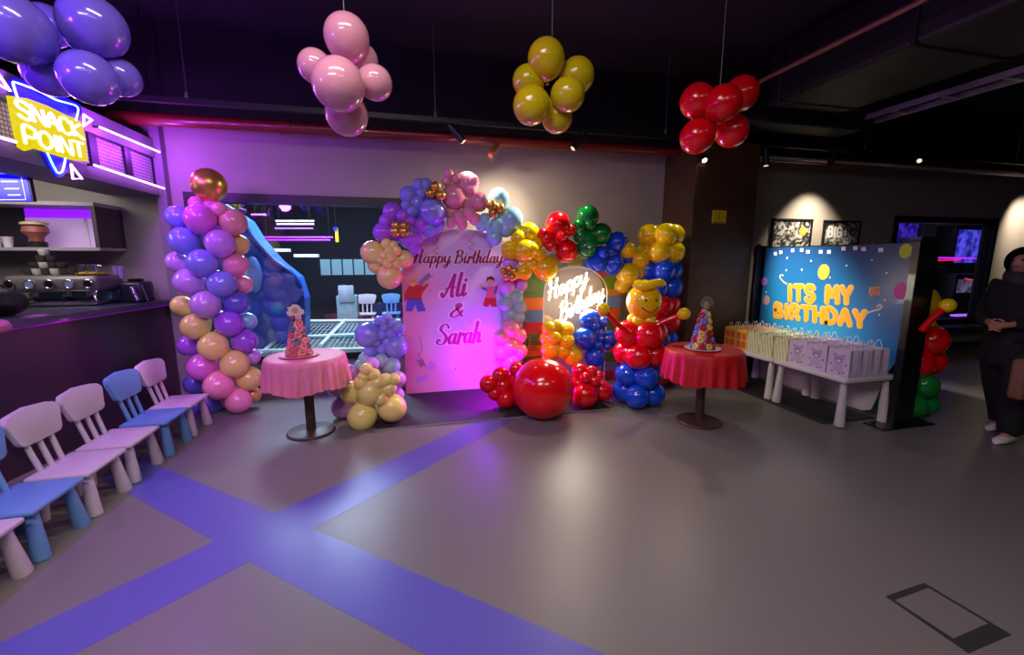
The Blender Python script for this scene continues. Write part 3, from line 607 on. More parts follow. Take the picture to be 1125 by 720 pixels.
def brick_arch():
    x0, x1 = 1.375, 2.66; y = BY+.03
    t = thing('brick_arch', 'arched board bordered with coloured toy brick blocks under bright balloons', 'backdrop', ((x0+x1)/2, y, .012))
    xi0, xi1 = 1.62, 2.41; zs = 1.20; cx = (x0+x1)/2; Ro = (x1-x0)/2; Ri = (xi1-xi0)/2; zo = 1.72-zs; zi = zo-.22
    cols = [(200, 92, 22), (86, 118, 40), (176, 34, 46), (72, 110, 150), (204, 96, 24), (84, 112, 34), (190, 60, 50), (96, 104, 120), (130, 124, 50), (70, 90, 170), (196, 74, 50), (128, 156, 14), (214, 150, 24), (110, 140, 160), (176, 34, 46), (86, 118, 40), (200, 92, 22)]
    def B(i, quad_):
        MB().poly(quad_, (0, .03, 0)).build('block', mat('block paint %d' % (i % len(cols)), cols[i % len(cols)], .45), t)
    # legs built from blocks, then voussoirs round the top
    n = 0; z = .014; order = []
    hs = [.11, .12, .13, .145, .145, .145, .15, .155, .18]
    z = .014
    seq = [0, 3, 5, 0, 1, 2, 3, 4, 5]
    for h, ci in zip(hs, seq):
        if z+h > zs: h = zs-z
        B(ci, [(x0, y, z), (xi0, y, z), (xi0, y, z+h-.004), (x0, y, z+h-.004)]); z += h
    z = .014
    for h, ci in zip(hs, [2, 13, 15, 0, 14, 5, 16, 13, 12]):
        if z+h > zs: h = zs-z
        B(ci, [(xi1, y, z), (x1, y, z), (x1, y, z+h-.004), (xi1, y, z+h-.004)]); z += h
    arc = [11, 10, 9, 8, 7, 6, 5]
    for k, ci in enumerate(arc):
        a0 = math.pi*k/len(arc); a1_ = math.pi*(k+1)/len(arc)-.01; P_ = []
        for j in range(5):
            a = a0+(a1_-a0)*j/4; P_.append((cx+Ro*math.cos(a), y, zs+zo*math.sin(a)))
        for j in range(4, -1, -1):
            a = a0+(a1_-a0)*j/4; P_.append((cx+Ri*math.cos(a), y, zs+zi*math.sin(a)))
        B(ci, P_)
    # pale back panel inside the arch
    P_ = [(xi0, y+.012, .014), (xi1, y+.012, .014)]+[(cx+Ri*math.cos(math.pi*k/20), y+.012, zs+zi*math.sin(math.pi*k/20)) for k in range(21)]
    MB().poly(P_, (0, .015, 0)).build('back_panel', mat('pale grey panel', (196, 184, 168), .5), t)
    mb = MB(); dkm = mat('dark block mark', (34, 50, 24), .5)
    q = [(579.5, 372, 579.5, 382), (579.5, 382, 583, 382), (585, 372, 585, 382), (585, 382, 589, 382), (588.5, 374, 588.5, 380), (579, 384.5, 590, 384.5), (584, 371.5, 590, 371.5), (586.5, 375, 590, 378)]
    for a, b, c_, d in q: mb.ribbon([aty(a, b, y-.001), aty(c_, d, y-.001)], .010, (0, -1, 0), .002)
    mb.build('block_mark', dkm, t)
    for x in (1.5, 2.53): MB().tube([(x, y+.035, 1.0), (x, y+.40, .015)], .014, 8).build('stay', M_dark, t)
brick_arch()
def acrylic():
    y = 4.72; x0, x1 = aty(597, 350, y).x, aty(666, 350, y).x; zt = aty(630, 293.5, y).z; zs = zt-.32; cx = (x0+x1)/2; rr = (x1-x0)/2
    t = thing('neon_sign', 'clear round-topped acrylic panel with white glowing Happy Birthday neon', 'neon sign', (cx, y, .012))
    P_ = [(x0, y, .02), (x1, y, .02)]+[(cx+rr*math.cos(math.pi*k/24), y, zs+(zt-zs)*math.sin(math.pi*k/24)) for k in range(25)]
    g = glass_mat('frosted acrylic', (.88, .88, .88), 1.0, .08)
    MB().poly(P_, (0, .008, 0)).build('acrylic_panel', g, t)
    MB().tube(P_[1:]+P_[:1], .006, 6).build('panel_edge', mat('bright acrylic edge', (220, 214, 200), .2), t)
    for x in (x0+.06, x1-.06): MB().box(x-.04, x+.04, y-.08, y+.09, .012, .03).build('foot', M_dark, t, smooth=False)
    ne = mat('white neon', (255, 250, 235), .4, emit=(255, 244, 214), estr=11)
    def L(txt, u0, v0, u1, v1, cap):
        yy = y-.012; q = on_quad(aty(u0, v0, yy), aty(u1, v1, yy), aty(u1-1, v1-cap, yy), aty(u0-1, v0-cap, yy))
        write(MB(), txt, SCRIPT, q, 0, 0, .0, .12, tube=.0064).build('neon_lettering', ne, t)
    L('Happy', 602, 331, 646, 309, 20); L('Birthday', 615, 355, 664, 327, 20)
    lamp('AREA', 'sign_glow', (cx, y-.08, 1.15), (cx, 2.6, .0), 14, (1, .9, .7), .5)
acrylic()

# ------------------------------------------------------------------ tables and cakes
def round_table(label, c, h):
    m = mat('brown powder metal', (74, 52, 40), .4)
    t = thing('pedestal_table', label, 'table', (c[0], c[1], 0))
    MB().lathe([(.205, 0), (.21, .012), (.20, .022), (.05, .034), (.05, .04)], (c[0], c[1], 0), 32).build('base', m, t)
    MB().tube([(c[0], c[1], .03), (c[0], c[1], h-.03)], .042, 20).build('column', m, t)
    MB().lathe([(.30, h-.03), (.305, h-.02), (.305, h-.008), (.295, h-.001)], (c[0], c[1], 0), 40).build('tabletop', m, t)
def cloth(label, c, h, R, drop, rgb, nw, seed):
    rnd = random.Random(seed); ph = [rnd.random()*6.28 for _ in range(4)]
    prof = [(.01, h+.005), (R*.5, h+.005), (R*.9, h+.005), (R*.98, h+.002), (R*1.01, h-.012)]+[(R*(1.02+.075*k/8), h-.012-(drop-.012)*k/8) for k in range(1, 9)]
    prof += [(r-.006, z) for r, z in prof[:2:-1]]+[(R*.5, h+.0015), (.01, h+.0015)]
    N = len(prof)
    def wob(j, a, r, z):
        k = max(0, (h-z)/drop); k = min(1, k)
        wv = (math.sin(nw*a+ph[0]+.8*math.sin(2*a+ph[3]))*.034+math.sin((nw//2+1)*a+ph[1])*.014)*min(1, k*1.3)
        return r*(1+wv*1.1), z+(.014*math.sin(5*a+ph[2])+.006*math.sin(nw*a))*k*k
    o = MB().lathe(prof, (c[0], c[1], 0), 168, wob=wob).build('tablecloth', mat(label[:8]+' cloth', rgb, .55, noise=.12, nscale=60), sharp=80)
    root_to(o, (c[0], c[1], h)); tag(o, label, 'tablecloth')
PT = (-.925, 4.10); PH = .725; RT = (2.735, 3.47); RH = .735
round_table('round brown pedestal table under the pink cloth', PT, PH); round_table('round brown pedestal table under the red cloth', RT, RH)
cloth('pink pleated tablecloth on the round table near the window', PT, PH, .335, .265, (232, 128, 156), 26, 2)
cloth('red pleated tablecloth on the round table near the gift bags', RT, RH, .345, .285, (196, 14, 24), 20, 5)
def donut_cake(label, c, h, H_, cols, topper, plate, seed):
    t = thing('donut_tower', label, 'cake', (c[0], c[1], h+.006)); z0 = h+.006; rnd = random.Random(seed)
    MB().lathe([(.10, z0), (.15, z0+.004), (.165, z0+.014), (.155, z0+.013), (.09, z0+.008)], (c[0], c[1], 0), 32).build('plate', mat(plate[0], plate[1], .3), t)
    zb = z0+.012; R0 = .095
    MB().lathe([(R0, zb), (R0*.8, zb+H_*.3), (R0*.5, zb+H_*.7), (.022, zb+H_)], (c[0], c[1], 0), 24).build('cone', mat(plate[2], plate[3], .5), t)
    i = 0
    NL = 6
    for lv in range(NL):
        zz = zb+.028+lv*(H_-.02)/NL; r = R0*(1-(zz-zb)/H_*.80)+.010; n = max(3, int(2*math.pi*r/.062))
        for k in range(n):
            a = 2*math.pi*(k+.5*(lv % 2))/n+.3; d = Vector((math.cos(a), math.sin(a), .28)).normalized()
            nm, rgb = cols[(i*2+lv+rnd.randrange(2)) % len(cols)]; i += 1
            q = d.to_track_quat('Z', 'Y').to_matrix().to_4x4()
            o = MB().torus((c[0]+r*math.cos(a), c[1]+r*math.sin(a), zz), .0195, .0125, q, 16, 8).build('donut', mat(nm+' donut glaze', rgb, .35), t); o['label'] = nm+' glazed donut'
    zt = zb+H_
    topper(t, Vector((c[0], c[1]-.02, zt-.01)))
def topper_cream(t, p):
    MB().tube([p+Vector((0, 0, -.02)), p+Vector((0, 0, .05))], .004, 6).build('stick', M_white, t)
    pts = [(-.055, .03), (-.07, .06), (-.05, .065), (-.06, .095), (-.03, .10), (-.02, .115), (.02, .112), (.035, .10), (.04, .085), (.065, .07), (.07, .045), (.045, .035), (.03, .015), (-.03, .018)]
    MB().poly([p+Vector((a*1.05, -.004, b*1.15)) for a, b in pts], (0, .008, 0)).build('topper', mat('cream card', (226, 204, 178), .5), t)
    MB().poly([p+Vector((.0+.026*math.cos(k*.5236), -.006, .078+.026*math.sin(k*.5236))) for k in range(12)], (0, .003, 0)).build('topper_print', mat('golden card print', (196, 160, 90), .5), t)
    for s in (-1, 1): MB().ball(p+Vector((s*.022, -.01, .012)), .026, 14).build('bonbon', mat('bonbon %d' % s, (222, 150, 158) if s > 0 else (120, 84, 96), .4), t)
def topper_grey(t, p):
    MB().tube([p+Vector((0, 0, -.02)), p+Vector((0, 0, .05))], .004, 6).build('stick', M_white, t)
    pts = [(-.03, .01), (-.055, .035), (-.05, .075), (-.02, .105), (.015, .108), (.045, .09), (.065, .06), (.055, .035), (.03, .03), (.025, .008)]
    MB().poly([p+Vector((a*1.15, -.004, b*1.2)) for a, b in pts], (0, .008, 0)).build('topper', mat('grey card', (120, 116, 112), .4), t)
    MB().poly([p+Vector((-.012+.03*math.cos(k*.5236), -.006, .05+.036*math.sin(k*.5236))) for k in range(12)], (0, .003, 0)).build('topper_print', mat('tan card print', (196, 166, 116), .5), t)
donut_cake('pink and grey mini donut tower cake on the pink table', (PT[0]-.045, PT[1]-.02), PH, .33, [('pink', (226, 128, 140)), ('rose', (206, 92, 112)), ('grey', (110, 108, 124)), ('coral', (226, 120, 110))], topper_cream, ('pink plate', (226, 150, 170), 'pale pink cone', (226, 178, 180)), 1)
donut_cake('red, blue and yellow donut tower cake on a white plate on the red table', (RT[0]-.045, RT[1]-.03), RH, .37, [('red', (170, 18, 40)), ('blue', (96, 120, 190)), ('yellow', (226, 190, 100)), ('red', (150, 14, 34))], topper_grey, ('white plate', (226, 216, 214), 'rose cone', (190, 150, 170)), 4)

# ------------------------------------------------------------------ children's chairs
def chair_parts(t, m):
    M = WM[t.name]
    def P_(x, y, z): return M @ Vector((x, y, z))
    mb = MB(); mb.box(-.165, .165, -.19, .19, .265, .297, .014, 3, M); mb.build('seat', m, t, sharp=60)
    for sx, sy_ in ((1, 1), (1, -1), (-1, 1), (-1, -1)):
        mb = MB(); a = Vector((sx*.115, sy_*.125, .27)); b = Vector((sx*.138, sy_*.150, 0))
        mb.tube([M @ b, M @ (b*.97+a*.03), M @ a], [.040, .0415, .025], 18); mb.build('leg', m, t)
    for y in (-.085, 0, .085): MB().tube([P_(-.135, y, .285), P_(-.165, y*1.05, .40), P_(-.195, y*1.1, .52)], [.016, .0155, .015], 10).build('slat', m, t)
    mb = MB(); N = 9; ring = []
    prof = []                                       # curved rounded back panel
    w0, w1, zz0, zz1 = .165, .195, .475, .672
    def corner(cx, cz, a0):
        return [(cx+.05*math.cos(a0+math.pi/2*k/5), cz+.05*math.sin(a0+math.pi/2*k/5)) for k in range(6)]
    out = corner(w1-.05, zz1-.05, 0)+[(0, zz1+.014)]+corner(-w1+.05, zz1-.05, math.pi/2)+corner(-w0+.05, zz0+.05, math.pi)+[(0, zz0-.004)]+corner(w0-.05, zz0+.05, 1.5*math.pi)
    def bx(y, z): return -.19-(z-.52)*.22+.5*y*y
    fr = [mb.bm.verts.new(P_(bx(y, z)+.017, y, z)) for y, z in out]; bk = [mb.bm.verts.new(P_(bx(y, z)-.017, y, z)) for y, z in out]
    fi = [mb.bm.verts.new(P_(bx(y*.92, z)+.021, y*.92, (z-.57)*.92+.57)) for y, z in out]; bi = [mb.bm.verts.new(P_(bx(y*.92, z)-.021, y*.92, (z-.57)*.92+.57)) for y, z in out]
    n = len(out)
    for A, B in ((fi, fr), (fr, bk), (bk, bi)):
        for k in range(n): mb.face([A[k], A[(k+1) % n], B[(k+1) % n], B[k]])
    mb.face(fi); mb.face(bi[::-1]); mb.build('backrest', m, t, sharp=60)
M_pk = mat('white moulded plastic', (196, 180, 192), .42); M_bl = mat('blue moulded plastic', (98, 142, 196), .42)
def make_chair(label, x, y, rz, m):
    t = thing('childs_chair', label, 'chair', (x, y, 0), rz, "children's chairs along the snack bar"); chair_parts(t, m); return t
chairs = [('white plastic childs chair at the far end of the row beside the balloon column', 4.405, M_pk, 0), ('blue plastic childs chair between the two farther white ones', 4.01, M_bl, 0), ('white plastic childs chair just in front of the farther blue one', 3.58, M_pk, 0), ('white plastic childs chair directly behind the nearer blue one', 3.165, M_pk, 0),
          ('blue plastic childs chair cut off by the left edge of the photo', 2.755, M_bl, 0), ('white plastic childs chair nearest the camera, mostly outside the left edge', 2.34, M_pk, 0)]
W0 = make_chair(chairs[0][0], -2.09, chairs[0][1], 0, M_pk); B0 = make_chair(chairs[1][0], -2.09, chairs[1][1], 0, M_bl)
for lb, y, m, rz in chairs[2:]:
    c = copy_tree(W0 if m is M_pk else B0); c.location = (-2.11, y, 0); c['label'] = lb

# ------------------------------------------------------------------ snack bar
M_bar = mat('dark plum laminate', (58, 36, 52), .35, noise=.15, nscale=8); M_top = mat('dark grey worktop', (70, 66, 80), .3, noise=.2, nscale=30)
def bar():
    t = thing('bar_counter', 'dark plum snack bar counter with a grey top behind the childrens chairs', 'counter', (-2.8, 4.2, 0))
    fr = [(-2.52, 5.48), (-2.66, 4.55), (-2.79, 3.73), (-3.02, 2.2)]
    bk = [(-3.5, 2.2), (-3.28, 3.73), (-3.2, 4.25), (-4.55, 4.25), (-4.55, 5.48)]
    MB().poly([(x, y, 1.10) for x, y in fr+bk], (0, 0, .045)).build('worktop', M_top, t, smooth=False)
    f2 = [(x-.06, y) for x, y in fr]
    MB().poly([(x, y, .0) for x, y in f2+[(x+.06 if i < 3 else x, y-.0 if i != 3 else y+.08) for i, (x, y) in enumerate(bk)]], (0, 0, 1.095)).build('front_panel', M_bar, t, smooth=False)
    MB().tube([(x-.045, y, 1.085) for x, y in fr], .007, 6).build('led_strip', mat('magenta led strip', (200, 40, 220), .4, emit=(130, 30, 190), estr=.16), t)
bar()
lamp('AREA', 'bar_led_glow', (-2.60, 4.2, 1.07), (-2.72, 4.2, 0.7), 3.0, (.8, .1, .9), .05, size_y=2.6)
def bulkhead():
    mb = MB(); mb.box(-3.0, -2.50, 1.6, 5.47, 2.62, 2.80); mb.box(-3.0, -2.50, 1.6, 5.47, 2.24, 2.345); mb.box(-3.0, -2.9, 1.6, 5.47, 2.345, 2.62)
    struct('trim_9', mb, mat('bulkhead grey', (96, 90, 100), .6), smooth=False)
    gm = grid_mat('white wire tile', (176, 170, 172), (64, 60, 70), .03, .03, .004, axis='yz')
    mb = MB()
    for k in range(8): mb.box(-2.56, -2.54, 1.75+k*.47, 1.75+k*.47+.36, 2.35, 2.615)
    struct('trim_10', mb, gm, smooth=False)
    mb = MB()
    for k in range(9): mb.box(-2.60, -2.52, 1.64+k*.47, 1.75+k*.47-.02, 2.345, 2.62)
    struct('trim_11', mb, M_frame, smooth=False)
bulkhead()
NX = -2.455
M_np = mat('violet white neon', (240, 220, 255), .4, emit=(226, 150, 255), estr=7.0)
def tube_thing(label, a, b):
    a = Vector(a); b = Vector(b); t = thing('neon_tube', label, 'neon tube', (a+b)/2, 0, None)
    MB().tube([a, b], .009, 8).build('glass_tube', M_np, t)
    for p in (a, b): MB().cone(p+Vector((-.045, 0, 0)), p+Vector((-.005, 0, 0)), .008, .008, 8).build('standoff', M_dark, t)
tube_thing('upper violet white neon line right of the snack sign', (NX, 4.50, 2.675), (NX, 5.44, 2.68)); tube_thing('lower violet white neon line right of the snack sign', (NX, 4.36, 2.345), (NX, 5.43, 2.315))
tube_thing('violet white neon line left of the snack sign, running out of frame', (NX, 2.3, 2.345), (NX, 3.69, 2.345))
tube_thing('upper violet white neon line at the left edge of the photo', (NX, 2.3, 2.70), (NX, 3.50, 2.70))
def snack_sign():
    t = thing('neon_sign', 'yellow snack point neon sign with blue outline on the bar bulkhead', 'neon sign', (NX, 4.0, 2.3))
    X = NX+.01
    P_ = lambda u, v, o=0.: atx(u, v, X+o)
    TL, TR, BR, BL = (9, 105), (90, 135.5), (97, 178), (21, 162)
    ym = mat('yellow neon acrylic', (16, 14, 1), .95, emit=(255, 232, 0), estr=.8, spec=.05)
    out = [TL, (30, 108), (52, 116), (72, 126), (85, 131), TR, (94, 150), BR, (80, 176), (60, 170), (38, 163), (28, 166), BL, (17, 148), (13, 128)]
    MB().poly([P_(*q) for q in out], (-.012, 0, 0)).build('backing_panel', ym, t)
    nm = mat('yellow neon', (255, 250, 170), .4, emit=(255, 242, 100), estr=1.7)
    def L(txt, a, b, c_, d):
        q = on_quad(P_(*a, .004), P_(*b, .004), P_(*c_, .004), P_(*d, .004))
        write(MB(), txt, BLOCK, q, 0, 0, .14, 0, tube=.0095).build('neon_lettering', nm, t)
    L('SNACK', (19, 128), (90, 153), (86, 137), (14, 109)); L('POINT', (26, 158), (92, 174), (89, 158), (23, 138))
    bm_ = mat('blue neon acrylic', (14, 10, 160), .4, emit=(20, 8, 255), estr=.9); cm = mat('cyan neon', (200, 250, 255), .4, emit=(90, 210, 255), estr=2.2)
    top = [(19, 107), (14.5, 92), (17, 90.5), (30, 95), (45, 101), (60, 109), (75, 113.5), (83, 116), (86, 121), (83.5, 132)]
    MB().poly([P_(u, v, -.03) for u, v in [(16, 108), (11, 90), (16, 86), (32, 90), (50, 98), (78, 110), (88, 115), (90, 122), (86, 136), (60, 122), (30, 112)]], (-.01, 0, 0)).build('blue_panel', bm_, t)
    MB().tube([P_(u, v, .012) for u, v in smooth(top)], .0065, 8).build('blue_outline', cm, t)
    bot = [(52, 168), (58, 181), (63, 189.5), (66, 190), (69, 187), (72, 174)]
    MB().poly([P_(u, v, -.03) for u, v in [(45, 163), (57, 186), (62, 194), (67, 195), (73, 190), (77, 174), (60, 168)]], (-.01, 0, 0)).build('blue_panel', bm_, t)
    MB().tube([P_(u, v, .012) for u, v in smooth(bot)], .0065, 8).build('blue_outline', cm, t)
    for tri in ([(92, 126), (101, 132), (92, 138.5)], [(78, 181), (90, 196.5), (80, 196.5)], [(-4, 78), (11, 100), (-3, 92)]):
        P3 = [P_(u, v, .0) for u, v in tri]; MB().tube(P3+[P3[0], P3[1]], .008, 8).build('triangle_neon', M_np, t)
snack_sign()
def menu():
    BL, BR = atz(-70, 222, 2.05), aty(37, 222, 4.5); TR = aty(28, 178, 4.42); TL = BL+(TR-BR)+Vector((0, 0, .0)); n = (BR-BL).cross(TR-BR).normalized()
    if n.dot(Vector((0, 0, 1.6))-BR) < 0: n = -n
    t = thing('menu_screen', 'glowing blue menu screen with fine white lines above the shelf', 'screen', (BL+BR)/2)
    MB().poly([BL, BR, TR, TL], -n*.03).build('casing', M_dark, t, smooth=False)
    f, _ = on_quad(BL, BR, TR, TL)
    MB().poly([f(a, b)+n*.003 for a, b in ((.01, .02), (.985, .02), (.985, .98), (.01, .98))], -n*.002).build('display', mat('blue screen', (10, 8, 90), .3, emit=(22, 6, 255), estr=1.0), t, smooth=False)
    mb = MB()
    for k, b in enumerate((.72, .52, .34, .18)): mb.ribbon([f(.70+.02*k, b)+n*.003, f(.88, b)+n*.003], .010, n, .002)
    mb.ribbon([f(.93, .97)+n*.003, f(.93, .06)+n*.003, f(.1, .06)+n*.003], .006, n, .002)
    mb.build('menu_lines', mat('pale screen text', (150, 150, 255), .4, emit=(150, 150, 255), estr=1.), t)
    for s in (.35, .8): MB().tube([f(s, 1)-n*.02, f(s, 1)-n*.02+Vector((0, 0, 1.6))], .008, 6).build('hanger', M_dark, t)
menu()
def shelf():
    x0, x1, y0, z0, z1 = -4.1, -2.915, 5.08, 1.665, 2.125
    t = thing('wall_cabinet', 'dark open wall cabinet lit from inside above the coffee machine', 'cabinet', ((x0+x1)/2, 5.3, z0))
    dk = mat('plum cabinet side', (58, 40, 54), .5); lt = mat('grey shelf edge', (150, 140, 146), .5)
    MB().box(x0, x1, y0, WY-.005, z1-.035, z1).build('top_board', lt, t, smooth=False); MB().box(x0, x1, y0, WY-.005, z0, z0+.03).build('bottom_board', lt, t, smooth=False)
    MB().box(x1-.035, x1, y0+.005, WY-.005, z0+.03, z1-.035).build('side_panel', dk, t, smooth=False); MB().box(x0, x0+.03, y0, WY-.005, z0+.03, z1-.035).build('side_panel', dk, t, smooth=False)
    MB().box(x0+.03, x1-.035, WY-.03, WY-.006, z0+.03, z1-.035).build('back_panel', mat('dark cabinet back', (44, 34, 54), .5), t, smooth=False)
    MB().box(aty(29, 250, 5.44).x, x1-.04, WY-.06, WY-.031, z0+.03, z1-.13).build('light_panel', mat('lilac light panel', (190, 160, 205), .4, emit=(190, 150, 215), estr=.42), t, smooth=False)
    MB().box(aty(29, 240, 5.44).x, x1-.04, WY-.07, WY-.031, z1-.13, z1-.04).build('led_panel', mat('purple led panel', (140, 20, 220), .4, emit=(150, 20, 255), estr=.9), t, smooth=False)
    MB().box(-3.22, -3.195, WY-.068, WY-.059, z0+.03, z1-.13).build('panel_bar', mat('white bar', (226, 214, 232), .4), t, smooth=False)
    MB().box(-3.10, -3.085, WY-.068, WY-.059, z0+.03, z1-.15).build('panel_bar', mat('white bar', (226, 214, 232), .4), t, smooth=False)
shelf()
def lathe_thing(name, label, cat, p, prof, m, n=20, group=None):
    o = MB().lathe(prof, p, n).build(name, m); root_to(o, p); return tag(o, label, cat, group)
JX = aty(40, 260, 5.25).x
def jar():
    t = thing('storage_jar', 'brown round jar with a wide lid inside the lit wall cabinet', 'jar', (JX, 5.25, 1.695)); p = (JX, 5.25, 1.695)
    MB().lathe([(.07, 0), (.075, .05), (.06, .06)], p, 20).build('body', mat('black jar', (30, 24, 26), .4), t)
    MB().lathe([(.05, .06), (.055, .1), (.1, .15), (.09, .2), (.06, .22)], p, 20).build('belly', mat('brown jar glaze', (150, 84, 74), .4), t)
    MB().lathe([(.1, .22), (.1, .24), (.04, .255)], p, 20).build('lid', mat('cream lid', (206, 176, 140), .4), t)
jar()
for k, x in enumerate((aty(9, 268, 5.2).x, aty(-4, 268, 5.2).x)): lathe_thing('paper_cup', ['white paper cup in the left of the wall cabinet', 'white paper cup beside the cabinet wall at the photo edge'][k], 'cup', (x, 5.2, 1.695), [(.03, 0), (.042, .1), (.044, .102), (.038, .1)], M_white)
TZ = 1.145
def coffee_machine():
    t = thing('espresso_machine', 'wide grey espresso machine with five round dials on the bar', 'coffee machine', (-3.2, 5.0, TZ))
    g = mat('grey machine body', (112, 104, 104), .35, metal=.3); st = mat('polished steel', (200, 200, 205), .15, metal=.95)
    x0, x1 = -3.60, -2.86; mb = MB(); mb.box(x0, x1, 4.88, 5.30, 1.275, 1.435, .05, 4); mb.build('top_housing', g, t)
    MB().box(x0+.04, x1-.04, 5.12, 5.32, TZ+.04, 1.28, .02, 2).build('rear_body', mat('blue lit back', (110, 150, 170), .2, metal=.6), t)
    MB().box(x0+.02, x1-.02, 4.86, 5.30, TZ+.01, TZ+.045, .012, 2).build('drip_tray', st, t)
    for k in range(5):
        x = x0+.07+k*.15; r = .038; c = (x, 4.882, 1.355)
        d = MB().tube([(x, 4.885, 1.355), (x, 4.862, 1.355)], r, 20).build('dial', mat('dial face b', (120, 124, 170), .3) if k % 2 else mat('dial face k', (20, 18, 20), .3), t)
        q = Matrix.Rotation(math.pi/2, 4, 'X'); MB().torus((x, 4.864, 1.355), r, .006, q, 20, 8).build('dial_ring', st, d)
    for x in (-3.42, -3.16, -2.98):
        MB().tube([(x, 4.97, 1.28), (x, 4.97, 1.235)], .04, 16).build('group_head', st, t)
        MB().tube([(x, 4.96, 1.228), (x+.02, 4.84, 1.215)], .014, 10).build('portafilter_handle', M_dark, t)
    for x in (x0+.03, x1-.03): MB().tube([(x, 4.9, 1.29), (x, 4.86, 1.22), (x+.02, 4.87, TZ+.04)], .007, 8).build('steam_wand', st, t)
    for x in (x0+.06, x1-.06):
        for y in (4.92, 5.24): MB().cone((x, y, TZ), (x, y, TZ+.012), .02, .018, 12).build('foot', M_dark, t)
coffee_machine()
M_cupk = mat('dark stoneware', (62, 58, 58), .35); M_cupw = mat('pale stoneware', (206, 198, 192), .35)
CUP = [(.026, 0), (.038, .012), (.043, .055), (.044, .06), (.039, .058), (.033, .014), (.01, .01)]
def cup_mesh(m):
    o = MB().lathe(CUP, (0, 0, 0), 18).build('espresso_cup', m); return o
cups = [(-3.47, 0), (-3.40, 1), (-3.33, 0), (-3.26, 1), (-3.19, 0), (-3.13, 0)]
proto = {0: cup_mesh(M_cupk), 1: cup_mesh(M_cupw)}; used = set()
def put_cup(k, x, y, z, lb):
    o = proto[k] if k not in used else proto[k].copy()
    if k in used: C.objects.link(o)
    used.add(k); o.location = (x, y, z); tag(o, lb, 'cup', 'stacked cups on the espresso machine')
pos = ['dark cup at the left end of the bottom row on the espresso machine', 'pale cup second in the bottom row on the espresso machine', 'dark cup third in the bottom row on the espresso machine', 'pale cup fourth in the bottom row on the espresso machine', 'dark cup fifth in the bottom row on the espresso machine', 'dark cup at the right end of the bottom row on the espresso machine']
for (x, k), lb in zip(cups, pos): put_cup(k, x, 5.02, 1.437, lb)
for (x, k), lb in zip(((-3.42, 0), (-3.345, 1), (-3.275, 0), (-3.205, 0)), ('dark cup at the left of the second row of the cup pile', 'pale cup in the second row of the cup pile', 'dark cup right of the pale one in the second row of the cup pile', 'dark cup at the right of the second row of the cup pile')): put_cup(k, x, 5.03, 1.497, lb)
for (x, k), lb in zip(((-3.36, 0), (-3.28, 0)), ('dark cup at the left of the third row of the cup pile', 'dark cup at the right of the third row of the cup pile')): put_cup(k, x, 5.03, 1.557, lb)
put_cup(1, -3.335, 5.03, 1.617, 'pale rimmed cup at the very top of the cup pile')
o = MB().lathe([(.10, 0), (.12, .012), (.115, .014), (.09, .006)], (-2.98, 5.02, 1.437), 24).build('saucer_tray', mat('mustard yellow tray', (214, 164, 40), .4)); root_to(o, (-2.98, 5.02, 1.437)); tag(o, 'mustard yellow tray on the right end of the espresso machine', 'tray')
JUG = [(.036, 0), (.042, .02), (.034, .06), (.038, .085), (.034, .084), (.03, .06), (.036, .02), (.01, .006)]
for x, lb in ((-3.03, 'steel milk jug at the left of the yellow tray'), (-2.95, 'steel milk jug at the right of the yellow tray')):
    t = thing('milk_jug', lb, 'jug', (x, 5.0, 1.45)); st = mat('polished steel', (200, 200, 205), .15, metal=.95)
    MB().lathe(JUG, (x, 5.0, 1.45), 20).build('body', st, t); MB().tube([(x+.036, 5.0, 1.525), (x+.07, 5.0, 1.52), (x+.066, 5.0, 1.48), (x+.04, 5.0, 1.47)], .005, 8).build('handle', st, t)
def grinder():
    t = thing('coffee_grinder', 'dark coffee grinder with a slanted steel spout beside the espresso machine', 'grinder', (-2.66, 5.2, TZ))
    MB().box(-2.84, -2.64, 5.12, 5.36, TZ, TZ+.21, .03, 3).build('body', mat('dark blue grey metal', (30, 30, 44), .35), t)
    st = mat('polished steel', (200, 200, 205), .15, metal=.95)
    MB().tube([(-2.70, 5.08, TZ+.16), (-2.64, 5.04, TZ+.03)], .02, 12).build('spout', st, t)
    MB().tube([(-2.62, 5.1, TZ+.18), (-2.56, 5.06, TZ+.02)], .014, 12).build('lever', M_dark, t)
    MB().lathe([(.06, 0), (.07, .02), (.05, .03)], (-2.74, 5.24, TZ+.21), 20).build('hopper_lid', M_dark, t)
grinder()
for k, (u, lb) in enumerate(((127, 'left of the two lilac glasses beside the wall cabinet'), (133, 'right of the two lilac glasses beside the wall cabinet'))):
    p = aty(u, 297, 5.24); p.z = TZ+.24 if False else 1.385
    lathe_thing('tumbler', lb, 'glass', p, [(.022, 0), (.028, .13), (.025, .13), (.018, .01)], mat('lilac glass', (150, 120, 190), .2, coat=.5))
